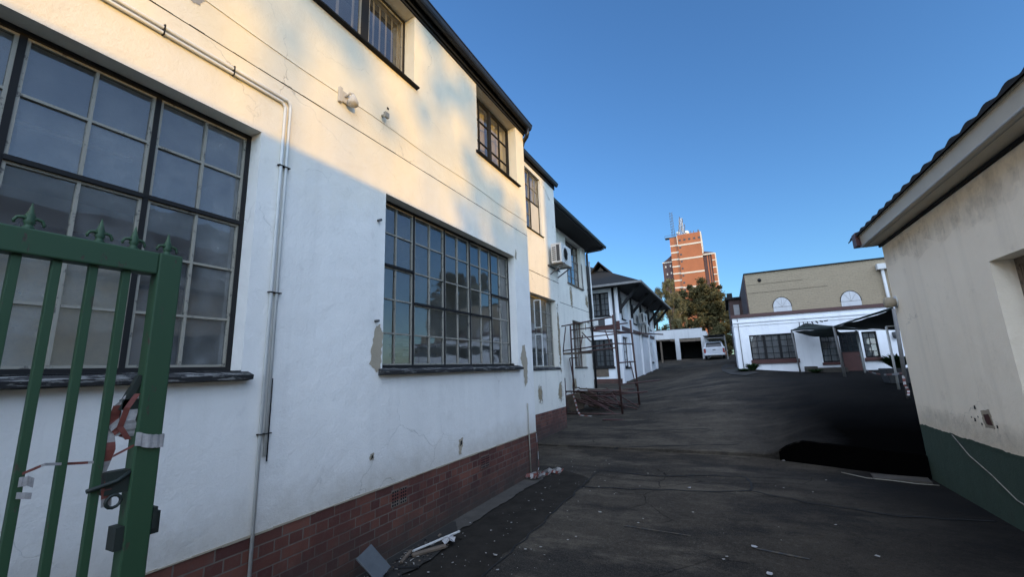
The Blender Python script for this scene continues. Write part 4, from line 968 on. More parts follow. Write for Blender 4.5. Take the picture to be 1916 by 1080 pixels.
# tape tangle at the corner of the near building
TT = thing('tape_tangle', (-2.95, 6.9, -1.75), 'crumpled red and white tape lying in a tangle at the foot of the wall corner', 'tape')
ribbon([(X1+.02, YC-.04, -1.1), (X1+.03, YC-.02, -1.4), (X1+.05, YC-.06, -1.65), (-3.04, 6.75, -1.70)], .025, TT, 'hanging_strip', up=(0, 1, 0), step=3)
pts = [(-3.04, 6.75, -1.68)]
for i in range(26): pts.append((-3.02+.10*math.cos(i*1.3)+i*.003, 6.48+.10*math.sin(i*1.9), -1.71+.05*abs(math.sin(i*1.1))))
for i in range(9): pts.append((-2.98+i*.035, 6.66+i*.05+.03*math.sin(i*2), -1.71+.02*math.sin(i*1.7)))
ribbon(pts, .045, TT, 'tape_coil', step=5, up=(.3, .3, .9))
ribbon([(-2.96, 6.75, -1.70), (-2.9, 6.88, -1.67), (-2.86, 6.92, -1.70), (-2.80, 7.02, -1.68), (-2.74, 7.03, -1.71)], .07, TT, 'plastic_scrap', ('tapew', 'tapew'), up=(.5, .2, .8))

# ------------------------------------------------------------------ rubble at the wall foot
def box_at(name, c, size, rot, material, label, cat, bevel=.002, group=None):
    m = MB(); s = Vector(size)/2; Rm = Matrix.Rotation(R(rot[2]), 3, 'Z') @ Matrix.Rotation(R(rot[1]), 3, 'Y') @ Matrix.Rotation(R(rot[0]), 3, 'X')
    P = [(-s.x, -s.y, -s.z), (s.x, -s.y, -s.z), (s.x, s.y, -s.z), (-s.x, s.y, -s.z), (-s.x, -s.y, s.z), (s.x, -s.y, s.z), (s.x, s.y, s.z), (-s.x, s.y, s.z)]
    m.hexa([Vector(c)+Rm @ (Vector(p)*random.uniform(.96, 1.04)) for p in P])
    return tag(m.build(name, material, org=(c[0], c[1], c[2]-s.z), bevel=bevel), label, cat, group)
box_at('metal_strip', (-2.86, 3.78, -1.69), (.02, .54, .015), (4, 0, -22), 'acw', 'long pale metal strip on top of the rubble by the brick plinth', 'metal strip')
box_at('slate_board', (-2.93, 2.98, -1.60), (.26, .20, .012), (14, 42, 18), 'steel', 'grey sheet offcut leaning against the brick plinth near the white pipe', 'board')
box_at('timber_scrap', (-2.82, 3.60, -1.71), (.05, .34, .022), (0, 5, -30), 'wood', 'brown splintered timber scrap under the pale metal strip', 'timber scrap')
box_at('timber_scrap', (-2.95, 3.42, -1.715), (.03, .26, .02), (0, 0, 20), 'wood', 'short timber scrap nearest the grey sheet in the rubble', 'timber scrap')
box_at('timber_scrap', (-2.80, 3.25, -1.72), (.025, .22, .016), (0, 0, -60), 'dark', 'thin black timber scrap at the near end of the rubble', 'timber scrap')
m = MB(); 
for k in range(10):
    a = k*.628; m.poly([(-2.76, 3.84, -1.66), (-2.76+.07*math.cos(a), 3.84+.09*math.sin(a), -1.70+.03*(k % 2)), (-2.76+.06*math.cos(a+.628), 3.84+.09*math.sin(a+.628), -1.70+.03*((k+1) % 2))])
tag(m.build('plastic_scrap', 'tapew', org=(-2.76, 3.84, -1.73)), 'crumpled pale plastic scrap beside the pale metal strip', 'plastic scrap')
m = MB()
for i in range(200):
    x = random.triangular(-3.08, -2.68, -2.98); y = random.triangular(2.5, 4.1, 3.3); s = random.uniform(.008, .03); z = -1.735+random.uniform(0, .02)
    m.m(random.choice(['concrete', 'wood', 'dark', 'chip', 'concrete', 'strip'])); c = Vector((x, y, z))
    P = [c+Vector((random.uniform(-s, s), random.uniform(-s, s), random.uniform(-s*.4, s*.4))) for _ in range(5)]
    for t in ((0, 1, 2), (0, 2, 3), (0, 3, 4), (1, 2, 4), (2, 3, 4)): m.poly([P[i] for i in t])
o = m.build('rubble', None, org=(-2.9, 3.3, -1.75)); tag(o, 'loose rubble and splinters along the foot of the brick plinth', 'rubble'); o['kind'] = 'stuff'
# thin wire on the ground by the retaining edge, paving slab
o = MB().tube([(1.35, 8.35, -1.735), (1.6, 8.1, -1.74), (1.85, 8.03, -1.735), (2.1, 7.95, -1.74), (2.33, 7.92, -1.735)], .006, 6).build('ground_wire', 'bar', org=(1.8, 8.1, -1.75)); tag(o, 'thin pale wire lying on the ground below the black retaining wall', 'wire')
box_at('paving_slab', (2.0, 8.18, -1.735), (.62, .26, .03), (0, 0, -6), 'concrete', 'pale paving slab beside the green base of the cream building', 'slab')
for (x, y, mt, l) in ((.01, 4.90, 'tapew', 'small white litter scrap at the end of the worn yellow line'), (.10, 4.35, 'tapew', 'small pale litter scrap nearest the camera'), (.66, 9.0, 'tapew', 'white paper scrap at the left end of the black retaining wall'), (-.7, 6.74, 'tapew', 'flat white scrap in the middle of the cracked asphalt panel')):
    m = MB(); m.poly([(x+.035*math.cos(a*1.05)*random.uniform(.6, 1.1), y+.028*math.sin(a*1.05)*random.uniform(.6, 1.1), -1.738+random.uniform(0, .012)) for a in range(6)]); tag(m.build('litter_scrap', mt, org=(x, y, -1.75)), l, 'litter')
def smear(pts, w, c, name):
    m = MB(); n = 14; a, b = Vector(pts[0]), Vector(pts[1]); d = (b-a).normalized(); p = Vector((-d.y, d.x)); L_, R_ = [], []
    for i in range(n+1):
        q = a.lerp(b, i/n); k = w*(.6+.5*noise.noise((i*.6, a.x, 3))) * (math.sin(math.pi*(i+.5)/(n+1))**.3)
        L_.append(q+p*k); R_.append(q-p*k)
    for i in range(n): m.poly([(v.x, v.y, -1.743) for v in (L_[i], R_[i], R_[i+1], L_[i+1])])
    struct(m.build(name, c, org=(a.x, a.y, -1.75)))
for nm, (a_, b_) in {'x': (2.5, 4.4)}.items():
    e2 = [(-2.72+.16*noise.noise((y*2.1, 9, 0))+.05*noise.noise((y*9, 9, 0))-.25*abs(y-3.3)**2, y) for y in [a_+i*.05 for i in range(39)]]
    struct(strip_mesh(e2, .022, lambda y: -3.1).build('dirt_drift', 'soil', org=(-2.9, 3.3, -1.75)))
M['yellow_worn'] = peeling('worn_yellow_line', (.075, .058, .035), (.03, .03, .03), .5, .8, (14, 14, 14), 0)
smear([(.03, 4.88), (.44, 4.80)], .03, 'yellow_worn', 'worn_line'); smear([(-1.25, 5.02), (-.55, 4.98)], .02, 'yellow_worn', 'worn_line')
o = bx('rusty_plate', (-3.5, 12.6, gz(-3.2, 12.6)+.01), (-2.9, 12.75, gz(-3.2, 12.6)+.03), 'rustred', org=(-3.2, 12.6, gz(-3.2, 12.6))); tag(o, 'flat rusty steel plate on the asphalt in front of the scaffold', 'steel plate')
M['rustred'] = M['rustred']

# ------------------------------------------------------------------ scaffold
SC = thing('scaffold', (-4.1, 14.6, gz(-4.1, 14.6)), 'rusty tubular scaffold tower standing in front of the far white section', 'scaffold')
xL, xR, yA, yZ = -5.05, -3.2, 13.8, 15.5
def tb(name, pts, r=.024, material='rust'): return MB().tube(pts, r*1.15, 7).build(name, material, SC)
zf = lambda x, y: gz(x, y)
tb('standard', [(xR+.03, yA, zf(xR, yA)), (xR-.02, yA, 1.66)], .03); tb('standard', [(xR+.26, yZ, zf(xR, yZ)), (xR+.2, yZ, 1.62)], .03)
tb('standard', [(xL, yA, zf(xL, yA)), (xL, yA, -.35)], .028); tb('standard', [(xL-.28, yZ, zf(xL, yZ)), (xL-.25, yZ, 1.60)], .03)
for z in (-1.52, -.80): tb('ledger', [(xL-.03, yA, z), (xR+.03, yA, z)], .022)
tb('ledger', [(xL+.2, yZ, -1.35), (xR+.24, yZ, -1.35)], .02)
for (z, a, b) in ((.98, xL-.25, xR+.2), (1.32, xL-.22, xR+.1)): tb('ledger', [(a, yZ, z+.1), (b, yZ, z+.2)], .02)
tb('ledger', [(xL-.55, yA+.9, 1.50), (xR, yA, 1.60)], .022)
tb('ledger', [(xL-.4, yA+1.2, .62), (xR, yA, .72)], .022); tb('ledger', [(xL+.5, yA+.2, .50), (xR, yA, .58)], .02)
tb('ledger', [(xL+.7, yZ-.2, 1.30), (xR+1.1, yZ+1.5, 1.12)], .02)
for (z) in (.75, .12, 1.15): tb('transom', [(xR, yA, z-.03), (xR+.22, yZ, z)], .02)
tb('brace', [(xL-.2, yA+1.0, 1.5), (xL-.38, yA+1.05, .55)], .018); tb('brace', [(xL+1.45, yA+.3, 1.2), (xL+1.72, yA+.1, .45)], .018); tb('brace', [(xL+.6, yA+.4, 1.2), (xL+.9, yA+.4, .85)], .018)
tb('brace', [(xL+.62, yA+.4, 1.1), (xL+.45, yA+.5, .55)], .018); tb('brace', [(xR+.05, yZ, .15), (xR+.2, yZ, -.75)], .018); tb('brace', [(xR-.3, yA, -.8), (xR+.02, yA, -1.3)], .016)
tb('ledger', [(xL-.35, yZ, .35), (xL+.05, yZ-.3, .35)], .018); tb('ledger', [(xL-.3, yZ, -.75), (xL+.05, yZ-.3, -.75)], .018); tb('brace', [(xL-.33, yZ-.1, .33), (xL-.2, yZ-.1, -.72)], .018)
tb('ledger', [(xR-.1, yA+.4, -.62), (xR+1.0, yZ+.3, -.55)], .02)
MB().box((xL-.35, yA+.75, .46), (xL+.75, yA+1.0, .53)).build('platform_board', 'wood', SC)
MB().box((xL-.1, yA-.15, -.86), (xL+.02, yA+.1, -.80)).build('coupler', 'rustred', SC)
# heap of scaffold frames behind
for i in range(26):
    x0 = random.uniform(-5.2, -4.0); y0 = random.uniform(14.2, 15.6); z0 = gz(x0, y0)
    a = random.uniform(-1, 1); L_ = random.uniform(.8, 1.7)
    p = (x0, y0, z0+random.uniform(.35, .75)); q = (x0+L_*.75, y0+.6*a, z0+random.uniform(.02, .25)) if i % 3 else (x0+L_, y0+.4*a, z0+random.uniform(.5, .7))
    tag(MB().tube([p, q], .022, 6).build('scaffold_tube', random.choice(['rust', 'rustred', 'rust']), org=(x0, y0, z0)), 'loose rusty tube in the heap inside the scaffold', 'scaffold tube', 'loose tubes heaped inside the scaffold')
for i, (x, y, rz, l) in enumerate(((-4.9, 14.3, 10, 'tilted brown board at the left end of the scaffold heap'), (-4.45, 14.9, -20, 'brown board leaning in the middle of the scaffold heap'), (-5.0, 15.2, 35, 'brown board at the back of the scaffold heap'))):
    box_at('board', (x, y, gz(x, y)+.34), (.5, .03, .62), (25, 20*i-15, rz), 'wood', l, 'board')
box_at('plank', (-4.1, 15.2, gz(-4.1, 15.2)+.66), (1.7, .25, .05), (0, 3, 8), 'wood', 'long plank lying across the top of the scaffold heap', 'plank')
sw = thing('scaffold_tape', (-4.9, 13.8, -1.5), 'striped red and white tape hanging down the near left scaffold leg', 'tape')
ribbon([(-4.8, 13.7, -.82), (-4.72, 13.72, -1.0), (-4.66, 13.7, -1.2), (-4.62, 13.7, -1.42), (-4.5, 13.6, -1.55), (-4.1, 13.5, -1.56)], .06, sw, 'tape_strip', step=2, up=(.9, 0, .3))

# ------------------------------------------------------------------ shade net carport in the yard
AW = thing('shade_net_carport', (3.5, 18, -.7), 'sagging dark green shade net stretched over grey poles in front of the cottage', 'carport')
def pole(x, y, ztop, lean=(0, 0), r=.035, base=None, material='pole'):
    z = gz(x, y) if base is None else base
    MB().tube([(x, y, z-.02), (x+lean[0], y+lean[1], ztop)], r, 8).build('pole', material, AW)
pole(2.83, 22.8, 1.28, (-.08, 0)); pole(3.67, 19, 1.12, (-.06, 0), .045); pole(4.82, 21.5, 1.05, (-.03, 0), material='acw'); pole(3.80, 14.2, .74, (-.05, -.2), .028, material='acw'); pole(3.50, 12.6, 1.06, (.05, -.1), .04)
def netsheet(rows_, name):
    m = MB(); m.sm = True; nr = len(rows_); nc = len(rows_[0])
    b0 = len(m.v)
    for r_ in rows_: m.v += [tuple(p) for p in r_]
    for i in range(nr-1):
        for j_ in range(nc-1): m.f.append((b0+i*nc+j_, b0+i*nc+j_+1, b0+(i+1)*nc+j_+1, b0+(i+1)*nc+j_)); m.mi.append(0); m.smooth.append(True)
    return m.build(name, 'net', AW)
def sheet(a, b, c, d, sag, n=12):   # a-b front edge, d-c back edge
    a, b, c, d = map(Vector, (a, b, c, d)); out = []
    for i in range(n+1):
        t = i/n; r_ = []
        for k in range(n+1):
            s = k/n; p = a.lerp(b, s).lerp(d.lerp(c, s), t)
            p.z -= sag*4*s*(1-s)*(.4+1.2*t*(1-t)*2)+.03*noise.noise((s*4, t*4, sag)); r_.append(p)
        out.append(r_)
    return out
netsheet(sheet((2.75, 22.8, 1.30), (3.62, 19.0, 1.10), (6.0, 21.2, .95), (3.4, 23.3, 1.62), .10), 'net_panel')
netsheet(sheet((3.62, 19.0, 1.12), (3.55, 12.6, 1.06), (5.2, 13.2, .78), (6.0, 20, .85), .10), 'net_panel')
netsheet(sheet((2.76, 22.8, 1.28), (3.61, 19.0, 1.08), (3.9, 19.2, .80), (3.35, 22.5, .98), .12), 'net_valance')
MB().tube([(2.75, 22.8, 1.3), (3.62, 19, 1.12), (3.55, 12.6, 1.08)], .03, 7).build('edge_rail', 'net', AW)
MB().tube([(3.75, 14.0, .74), (4.6, 14.4, .78)], .02, 7).build('cross_tube', 'acw', AW)
m = MB()
for k in range(7): m.beam((3.1+k*.16, 22.9-.1*k, 1.42+.03*k), (3.16+k*.16, 23.3, 1.66), .03, .05)
m.build('rafter_ends', 'dark', AW)
# tape rope sagging between poles
yt = thing('barrier_tape', (4.2, 17, -.6), 'sagging red and white tape strung between the pergola poles by the potted plant', 'tape')
P_ = [(4.82, 21.4, -.52)]+[(4.82-1.32*t, 21.4-8.8*t, -.52-.10*math.sin(math.pi*t)+.12*t) for t in (.2, .4, .6, .8)]+[(3.50, 12.6, -.40)]
ribbon(P_, .05, yt, 'tape_line', step=4)
ribbon([(3.48, 12.55, -.45), (3.46, 12.5, -.65), (3.50, 12.5, -.78), (3.47, 12.45, -.88)], .05, yt, 'tape_end', step=2, up=(1, 0, 0))

# potted plant and weeds
def blades(name, c, n, h, spread, material, par=None, org=None, droop=.5, w=.03):
    m = MB()
    for i in range(n):
        a = random.random()*6.283; l = h*random.uniform(.6, 1.1); s = spread*random.uniform(.4, 1)
        d = Vector((math.cos(a), math.sin(a), 0)); p0 = Vector(c)+d*s*.2; side_ = Vector((-d.y, d.x, 0))*w*random.uniform(.6, 1.2)
        p1 = p0+d*s*.5+Vector((0, 0, l*.7)); p2 = p0+d*s+Vector((0, 0, l*(1-droop*random.random())))
        m.poly([p0-side_*.4, p0+side_*.4, p1+side_, p1-side_]); m.poly([p1-side_, p1+side_, p2])
    return m.build(name, material, par, org=org)
pp = thing('potted_plant', (4.35, 16, gz(4.35, 16)), 'bushy green plant in a square black pot at the corner of the cream building', 'potted plant')
zz = gz(4.35, 16)
m = MB(); m.hexa([(4.05, 15.7, zz), (4.62, 15.7, zz), (4.62, 16.3, zz), (4.05, 16.3, zz), (3.98, 15.65, zz+.42), (4.7, 15.65, zz+.42), (4.7, 16.35, zz+.42), (3.98, 16.35, zz+.42)]); m.build('pot', 'acd', pp, bevel=.02)
blades('leaves', (4.35, 16, zz+.42), 380, .42, .50, 'leaf_green', pp)
for (x, y, n, h, l) in ((1.0, 22.9, 260, .35, 'low green weed bush at the left corner of the white cottage'), (.6, 22.2, 120, .16, 'low weeds spreading left of the cottage corner'), (3.3, 22.3, 90, .2, 'tuft of weeds at the cottage step by the left pole')):
    z = gz(x, y); tag(blades('weeds', (x, y, z), n, h, .42, 'leaf_green', org=(x, y, z)), l, 'weeds')
sp_ = MB()
pts = [(.05, 21, 0), (.6, 20.4, 0), (1.2, 21.6, 0), (.45, 23.3, 0), (.3, 27, 0), (.45, 32, 0), (-.2, 34, 0), (-.4, 28, 0), (-.3, 23, 0)]
sp_ = MB(); sp_.poly([(x, y, gz(x, y)+.03) for x, y, _ in pts]); struct(sp_.build('soil_verge', 'soil', org=(0, 25, -.4)))

# ------------------------------------------------------------------ brick tower in the distance
YT = 200.0; T = thing('brick_tower', (-11, YT, 2), 'tall orange brick tower with cream bands and rooftop antennas on the skyline', 'tower')
ft_ = FY(YT)
MB().box((-14.1, YT, 0), (-4.4, YT+9, 58.3)).build('main_shaft', 'towerbrick', T)
MB().box((-17.5, YT+.5, 0), (-14.1, YT+9, 57.7)).build('stair_shaft', 'towerbrick', T)
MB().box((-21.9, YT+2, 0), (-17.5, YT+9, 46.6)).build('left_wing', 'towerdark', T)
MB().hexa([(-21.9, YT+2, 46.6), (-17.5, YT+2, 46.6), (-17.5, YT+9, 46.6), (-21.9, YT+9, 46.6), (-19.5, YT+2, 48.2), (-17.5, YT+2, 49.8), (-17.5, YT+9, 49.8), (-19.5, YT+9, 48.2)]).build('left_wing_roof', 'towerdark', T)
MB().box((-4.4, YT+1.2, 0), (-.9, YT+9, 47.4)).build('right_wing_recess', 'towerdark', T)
MB().box((-.9, YT+.6, 0), (.45, YT+9, 47.8)).build('right_wing', 'towerbrick', T)
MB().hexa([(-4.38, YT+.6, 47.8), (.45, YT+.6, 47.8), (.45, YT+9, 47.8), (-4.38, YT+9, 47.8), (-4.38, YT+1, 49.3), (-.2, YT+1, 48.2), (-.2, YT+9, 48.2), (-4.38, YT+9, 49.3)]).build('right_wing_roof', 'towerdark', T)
m = MB()
for z in (53.4, 46.8, 40.2, 33.6): m.box((-14.15, z-.45, .15), (-4.35, z+.25, .0), ft_)
for k in range(9): z = 53.7-k*3.3; m.box((-17.55, z-.4, -.35), (-14.0, z+.25, -.52), ft_)
m.box((-4.4, 47.2, -.45), (.5, 47.8, -.65), ft_)
for z in (44.5, 41.2, 38, 34.7): m.box((-.95, z-.2, -.45), (.5, z+.2, -.62), ft_)
m.box((-21.95, 46.3, -1.9), (-17.5, 46.75, -2.05), ft_)
m.build('concrete_bands', 'towerband', T)
MB().box((-4.4, YT+.0, 48), (-3.95, YT+9, 58.4)).box((.45, YT+.6, 20), (.85, YT+9, 47.7)).build('corner_strip', 'towerband', T)
MB().box((-14.35, YT-.1, 53), (-14.05, YT+.5, 58)).build('joint_strip', 'towerband', T)
for k in range(5): MB().box((-13.6+k*2.05, 55.2, .02), (-12.7+k*2.05, 56.1, .05), ft_).build('window', 'acd', T)
for k in range(7): MB().box((-13.7, 51.8-k*3.3, .02), (-12.9, 52.6-k*3.3, .05), ft_).build('window', 'acd', T)
m = MB()
for x in (-2.9, -1.9): m.box((x, 20, -1.15), (x+.5, 47, -1.05), ft_)
m.build('recess_mullions', 'towerbrick', T)
for (x, z) in ((-20.9, 44), (-18.8, 44.2), (-20.5, 40.5), (-18.7, 40.8)): MB().box((x, z, -1.9), (x+.6, z+.9, -1.98), ft_).build('window', 'towerband', T)
# antennas
m = MB(); ax = -15.6
for dx in (-.4, .4): m.tube([(ax+dx, YT+3, 57.5), (ax+dx*.5, YT+3, 70.5)], .09, 5)
for k in range(9): m.tube([(ax-.9, YT+3, 59.5+k*1.35), (ax+.6, YT+3, 60+k*1.35)], .07, 5); m.tube([(ax-.9, YT+3, 59.2+k*1.35), (ax-.9, YT+3, 60.2+k*1.35)], .11, 5)
m.build('lattice_mast', 'steel', T)
m = MB(); ax = -12.0
for dx in (-.9, -.3, .3, .9): m.tube([(ax+dx, YT+3, 58), (ax+dx*.7, YT+3, 67-abs(dx)*.8)], .12, 5)
for k in range(14): z = 58.5+k*.62; m.tube([(ax-.9, YT+3, z), (ax+.9, YT+3, z+.6)], .07, 5); m.tube([(ax+.9, YT+3, z), (ax-.9, YT+3, z+.6)], .07, 5)
m.build('antenna_frame', 'acw', T)
m = MB()
for k in range(9): m.box((ax-1.4+.35*k, YT+2, 59.6+(k*37 % 7)), (ax-1.1+.35*k, YT+2.3, 61.6+(k*37 % 7)))
for x in (-9.3, -8.2, -7.0, -5.2, -4.9): m.tube([(x, YT+3, 58), (x, YT+3, 60.2)], .16, 6)
m.build('panel_antennas', 'wood', T)
m = MB(); m.lathe([(.2, 0), (.9, .3), (1.3, .9)], (-10.2, YT+2, 59.5), 12, 'Y'); m.lathe([(.2, 0), (.7, .3), (.9, .6)], (-13.7, YT+2, 60), 10, 'Y'); m.build('dish_antenna', 'pvc', T)
MB().box((-19.5, YT+.4, 57.6), (-14.2, YT+3, 58.0)).tube([(-19.5, YT+.4, 58), (-19.5, YT+.4, 58.9), (-14.5, YT+.4, 58.9)], .08, 5).build('roof_platform', 'steel', T)

# ------------------------------------------------------------------ trees
def tree(name, base, height, crowns, leafm, label, trunk_r=.3, n=9000, ls=.22, bark='bark', group=None, lean=0, gap=.45, hang=0):
    x, y, z = base
    t = thing(name, base, label, 'tree', group)
    top = Vector((x+lean, y, z+height*.62)); m = MB()
    P = [Vector((x, y, z)), Vector((x+lean*.3+.1, y, z+height*.25)), Vector((x+lean*.7-.1, y, z+height*.45)), top]
    m.tube(P, trunk_r, 8, r2=trunk_r*.45)
    for (cx_, cy_, cz_, rr) in crowns:
        c = Vector((cx_, cy_, cz_)); s = P[1].lerp(P[2], random.random())
        mid = s.lerp(c, .5)+Vector((0, 0, rr*.2)); m.tube([s, mid, c], trunk_r*.4, 6, r2=trunk_r*.08)
        for q in range(4):
            d = Vector((random.uniform(-1, 1), random.uniform(-1, 1), random.uniform(-.3, 1))).normalized()*rr*.85
            m.tube([mid.lerp(c, .7), c+d*.5+Vector((0, 0, .1)), c+d], trunk_r*.15, 5, r2=trunk_r*.03)
    m.build('trunk', bark, t)
    m = MB(); tot = sum(c[3]**2 for c in crowns)
    for (cx_, cy_, cz_, rr) in crowns:
        k = int(n*rr*rr/tot); ncl = max(12, int(rr*rr*7)); cl = []
        for _ in range(ncl):
            d = Vector((random.gauss(0, 1), random.gauss(0, 1), random.gauss(0, .85))).normalized()*rr*random.uniform(.45, 1.08)
            cl.append((Vector((cx_, cy_, cz_))+d, rr*random.uniform(.12, .30)))
        for _ in range(k):
            c, r_ = random.choice(cl)
            p = c+Vector((random.gauss(0, .5), random.gauss(0, .5), random.gauss(0, .42)))*r_
            if hang: p.z -= abs(random.gauss(0, hang))
            s = ls*random.uniform(.6, 1.3); a = Vector((random.uniform(-1, 1), random.uniform(-1, 1), random.uniform(-.6, .6)-(.9 if hang else 0))).normalized(); b = a.cross(Vector((random.uniform(-1, 1), random.uniform(-1, 1), random.uniform(-1, 1)))).normalized()
            w_ = .42 if not hang else .14
            m.poly([p-a*s, p+b*s*w_, p+a*s, p-b*s*w_])
    m.build('crown', leafm, t)
    return t
gB = .9
tree('broad_tree', (-1.6, 58, gB), 10, [(-3.4, 58, 8.0, 2.0), (-1.3, 58, 8.6, 2.0), (0.1, 58.5, 7.2, 1.7), (-2.6, 56.8, 5.9, 2.1), (.3, 57, 5.3, 1.7), (-.9, 56.8, 6.7, 1.9), (-4.6, 58, 6.5, 1.5), (1.5, 58, 6.0, 1.3), (2.1, 58, 4.4, 1.4), (-2.4, 58.3, 9.2, 1.3)], 'leaf_dark', 'broad dark evergreen tree with sunlit top behind the garage', .35, 52000, .165)
tree('wispy_tree', (-5.3, 52.5, gB), 10, [(-5.2, 52, 9.2, .85), (-6.1, 52, 8.5, .85), (-4.6, 52, 7.6, 1.0), (-5.4, 52, 6.5, 1.1), (-4.4, 51.6, 5.3, .9), (-6.4, 52, 7.2, .8)], 'leaf_gold', 'wispy golden drooping tree between the black roof and the broad dark tree', .16, 9000, .20, 'barkpale', hang=.45)
tree('conifer_tree', (-8.3, 62, gB), 9, [(-8.1, 62, 8.3, .9), (-8.0, 62, 9.2, .6), (-8.7, 62, 7.1, 1.2)], 'leaf_blue', 'blue green tree peeping over the black roof edge', .2, 4500, .16)
for i, (x, y, rr, hh) in enumerate(((-8, 53.5, 1.9, 3.4), (-5.2, 53.8, 2.0, 3.8), (-2.3, 54, 2.1, 4.0), (.2, 53.5, 1.9, 3.6), (2.6, 56, 2.0, 3.5), (-.6, 50.2, 1.2, 2.4))):
    tree('shrub', (x, y, gz(x, y)), hh, [(x, y, 1.2+hh*.55, rr), (x+rr*.6, y, 1+hh*.3, rr*.7)], 'leaf_dark', ['leftmost dark shrub in the thicket behind the garage', 'second dark shrub from the left behind the garage', 'dark shrub behind the right end of the garage', 'dark shrub behind the pickup', 'dark shrub behind the brown house', 'small dark shrub just behind the carport roof'][i], .12, 5000, .2)
# off to the right: reflected in the near building's panes, and shading its wall
tree('pine_tree', (14.5, 31, -.3), 10, [(14, 31, 7.6, 1.6), (16.3, 32.5, 6.6, 1.9), (12.4, 28, 5.4, 1.7), (15, 30, 5.0, 2.0), (18.5, 34, 6.0, 1.7), (11, 25, 3.6, 1.6)], 'leaf_dark', 'tall dark tree standing off to the right, mirrored in the gridded window', .3, 15000, .24)
# unseen block added for shade, and trees clumped to dapple the near wall
SX = 28.0
def sunpt(y, z, x, xw=-3.12): t = x-xw; return (x, y-t*TA, z+t*TS)
TA, TS = math.tan(R(25)), .20
OB = thing('shade_block', (SX+4, -10, -2), 'long plain unseen block added off to the right to shade the far walls', 'building')
MB().box((SX, -40, -2), (SX+9, -4.31, 1.2+(SX+3.12)*TS)).build('low_wing', 'beige', OB)
MB().box((SX, -4.3, -2), (SX+9, 34, 5.6+(SX+5.4)*TS)).build('high_wing', 'white_far', OB)  # sized to shade the far white walls, pale to brighten pane reflections
def shade_tree(y, z, r, x, label, n=2600, ls=.28, sparse=None):
    p = sunpt(y, z, x); cr = [(p[0], p[1], p[2], r), (p[0]+.6, p[1]-r*.7, p[2]-.7*r, r*.75), (p[0]-.5, p[1]+r*.8, p[2]-.5*r, r*.7)]
    tree('street_tree', (p[0], p[1], -2), p[2]+2, cr, 'leaf_green', label, .25, n, ls)
def shade_tree2(blobs, x, label, n, ls=.13):  # crown clumps set where their shade should fall on the wall
    cr = [(*sunpt(y, z, x), r) for y, z, r in blobs]
    bx_, by_ = cr[0][0], cr[0][1]
    tree('street_tree', (bx_, by_, -2), max(c[2] for c in cr)+2, cr, 'leaf_green', label, .12, n, ls)
shade_tree2([(5.6, 2.75, .50), (6.25, 2.45, .55), (5.0, 2.15, .40), (6.6, 2.0, .5), (5.9, 2.1, .4), (4.9, 3.2, .22), (7.4, 2.2, .5)], 40, 'tall street tree beyond the added block nearest the yard', 5200)
shade_tree2([(4.35, 3.95, .34), (4.9, 4.3, .30), (3.9, 3.35, .20), (5.3, 3.75, .22), (4.0, 4.6, .3)], 41, 'second tall street tree beyond the added block', 1700)
shade_tree2([(1.9, 3.7, .45), (2.7, 3.35, .26), (1.2, 3.3, .35), (3.2, 2.85, .16), (2.3, 4.4, .4), (2.0, 2.95, .18), (3.0, 4.1, .25)], 42, 'thin topped street tree at the near end beyond the added block', 1900)

# ------------------------------------------------------------------ sky, sun, camera
SKY_FILL = (.40, .46, .57)
az = 25                                    # sun from +X, a little behind the camera
ele = math.atan(TS*math.cos(R(az)))
sd = Vector((math.cos(ele)*math.cos(R(az)), -math.cos(ele)*math.sin(R(az)), math.sin(ele)))
wd = bpy.data.worlds.new('World'); bpy.context.scene.world = wd; wd.use_nodes = True
nt = wd.node_tree; bg = nt.nodes['Background']
sky = nt.nodes.new('ShaderNodeTexSky'); sky.sky_type = 'NISHITA'; sky.sun_disc = False
sky.sun_elevation = ele; sky.sun_rotation = math.atan2(sd.x, sd.y)
sky.air_density = 1.0; sky.dust_density = .6; sky.ozone_density = 1.6
tint = mix(nt, 1.0, sky.outputs[0], (.84, 1.38, 2.02), 'MULTIPLY')
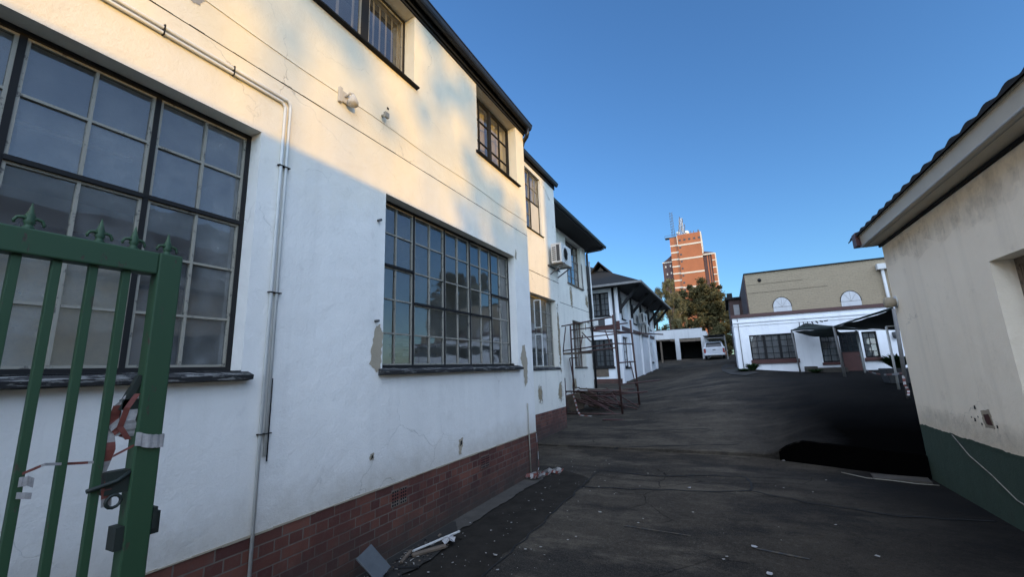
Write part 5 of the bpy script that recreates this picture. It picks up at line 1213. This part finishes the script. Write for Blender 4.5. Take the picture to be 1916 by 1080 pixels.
# fill light added to the sky outside the view, to lift the shaded walls
tc = nt.nodes.new('ShaderNodeTexCoord')
dp = nd(nt, 'ShaderNodeVectorMath', {0: tc.outputs['Generated'], 1: (-.44, .877, .19)}, operation='DOT_PRODUCT')
mk = nd(nt, 'ShaderNodeMapRange', {0: dp.outputs['Value'], 1: .57, 2: .12, 3: 0.0, 4: 1.0}, interpolation_type='SMOOTHSTEP')
fill_ = mix(nt, mk.outputs[0], (0, 0, 0), (SKY_FILL[0]/.15, SKY_FILL[1]/.15, SKY_FILL[2]/.15))
mk2 = nd(nt, 'ShaderNodeVectorMath', {0: tc.outputs['Generated'], 1: (.05, -.80, .60)}, operation='DOT_PRODUCT')  # second, stronger fill lobe added high behind the camera
mk3 = nd(nt, 'ShaderNodeMapRange', {0: mk2.outputs['Value'], 1: .35, 2: .95, 3: 0.0, 4: 1.0}, interpolation_type='SMOOTHSTEP')
skyc = mix(nt, 1.0, mix(nt, 1.0, tint, fill_, 'ADD'), mix(nt, mk3.outputs[0], (0, 0, 0), tuple(c*4.2/.15 for c in SKY_FILL)), 'ADD')
nt.links.new(skyc, bg.inputs[0]); bg.inputs[1].default_value = .15
sl = bpy.data.lights.new('sun', 'SUN'); sl.energy = 3.0; sl.angle = R(.5); sl.color = (1, .54, .0)
so = bpy.data.objects.new('sun', sl); C.objects.link(so); so.rotation_euler = sd.to_track_quat('Z', 'Y').to_euler(); so.location = (20, -10, 20)

cam = bpy.data.cameras.new('camera'); co = bpy.data.objects.new('camera', cam); C.objects.link(co)
cam.sensor_width = 36; cam.lens = 779.087/1916*36; cam.clip_end = 3000; cam.clip_start = .05
Xc = Vector((.88984508, .45483442, -.03607474)); Yd = Vector((-.11860296, .1542384, -.98088932)); Zf = Vector((-.44057811, .8771181, .19119299))
Rm = Matrix((Xc, -Yd, -Zf)).transposed()
co.matrix_world = Matrix.Translation((0, 0, 0)) @ Rm.to_4x4()
bpy.context.scene.camera = co
for o in list(bpy.data.objects):
    if o.parent is None and o is not so: o.location.z += EYE
    if '_org' in o: del o['_org']
sc = bpy.context.scene
sc.view_settings.view_transform = 'Standard'; sc.view_settings.look = 'None'; sc.view_settings.exposure = 0; sc.view_settings.gamma = 1
sc.cycles.max_bounces = 8; sc.cycles.transparent_max_bounces = 12; sc.cycles.diffuse_bounces = 4
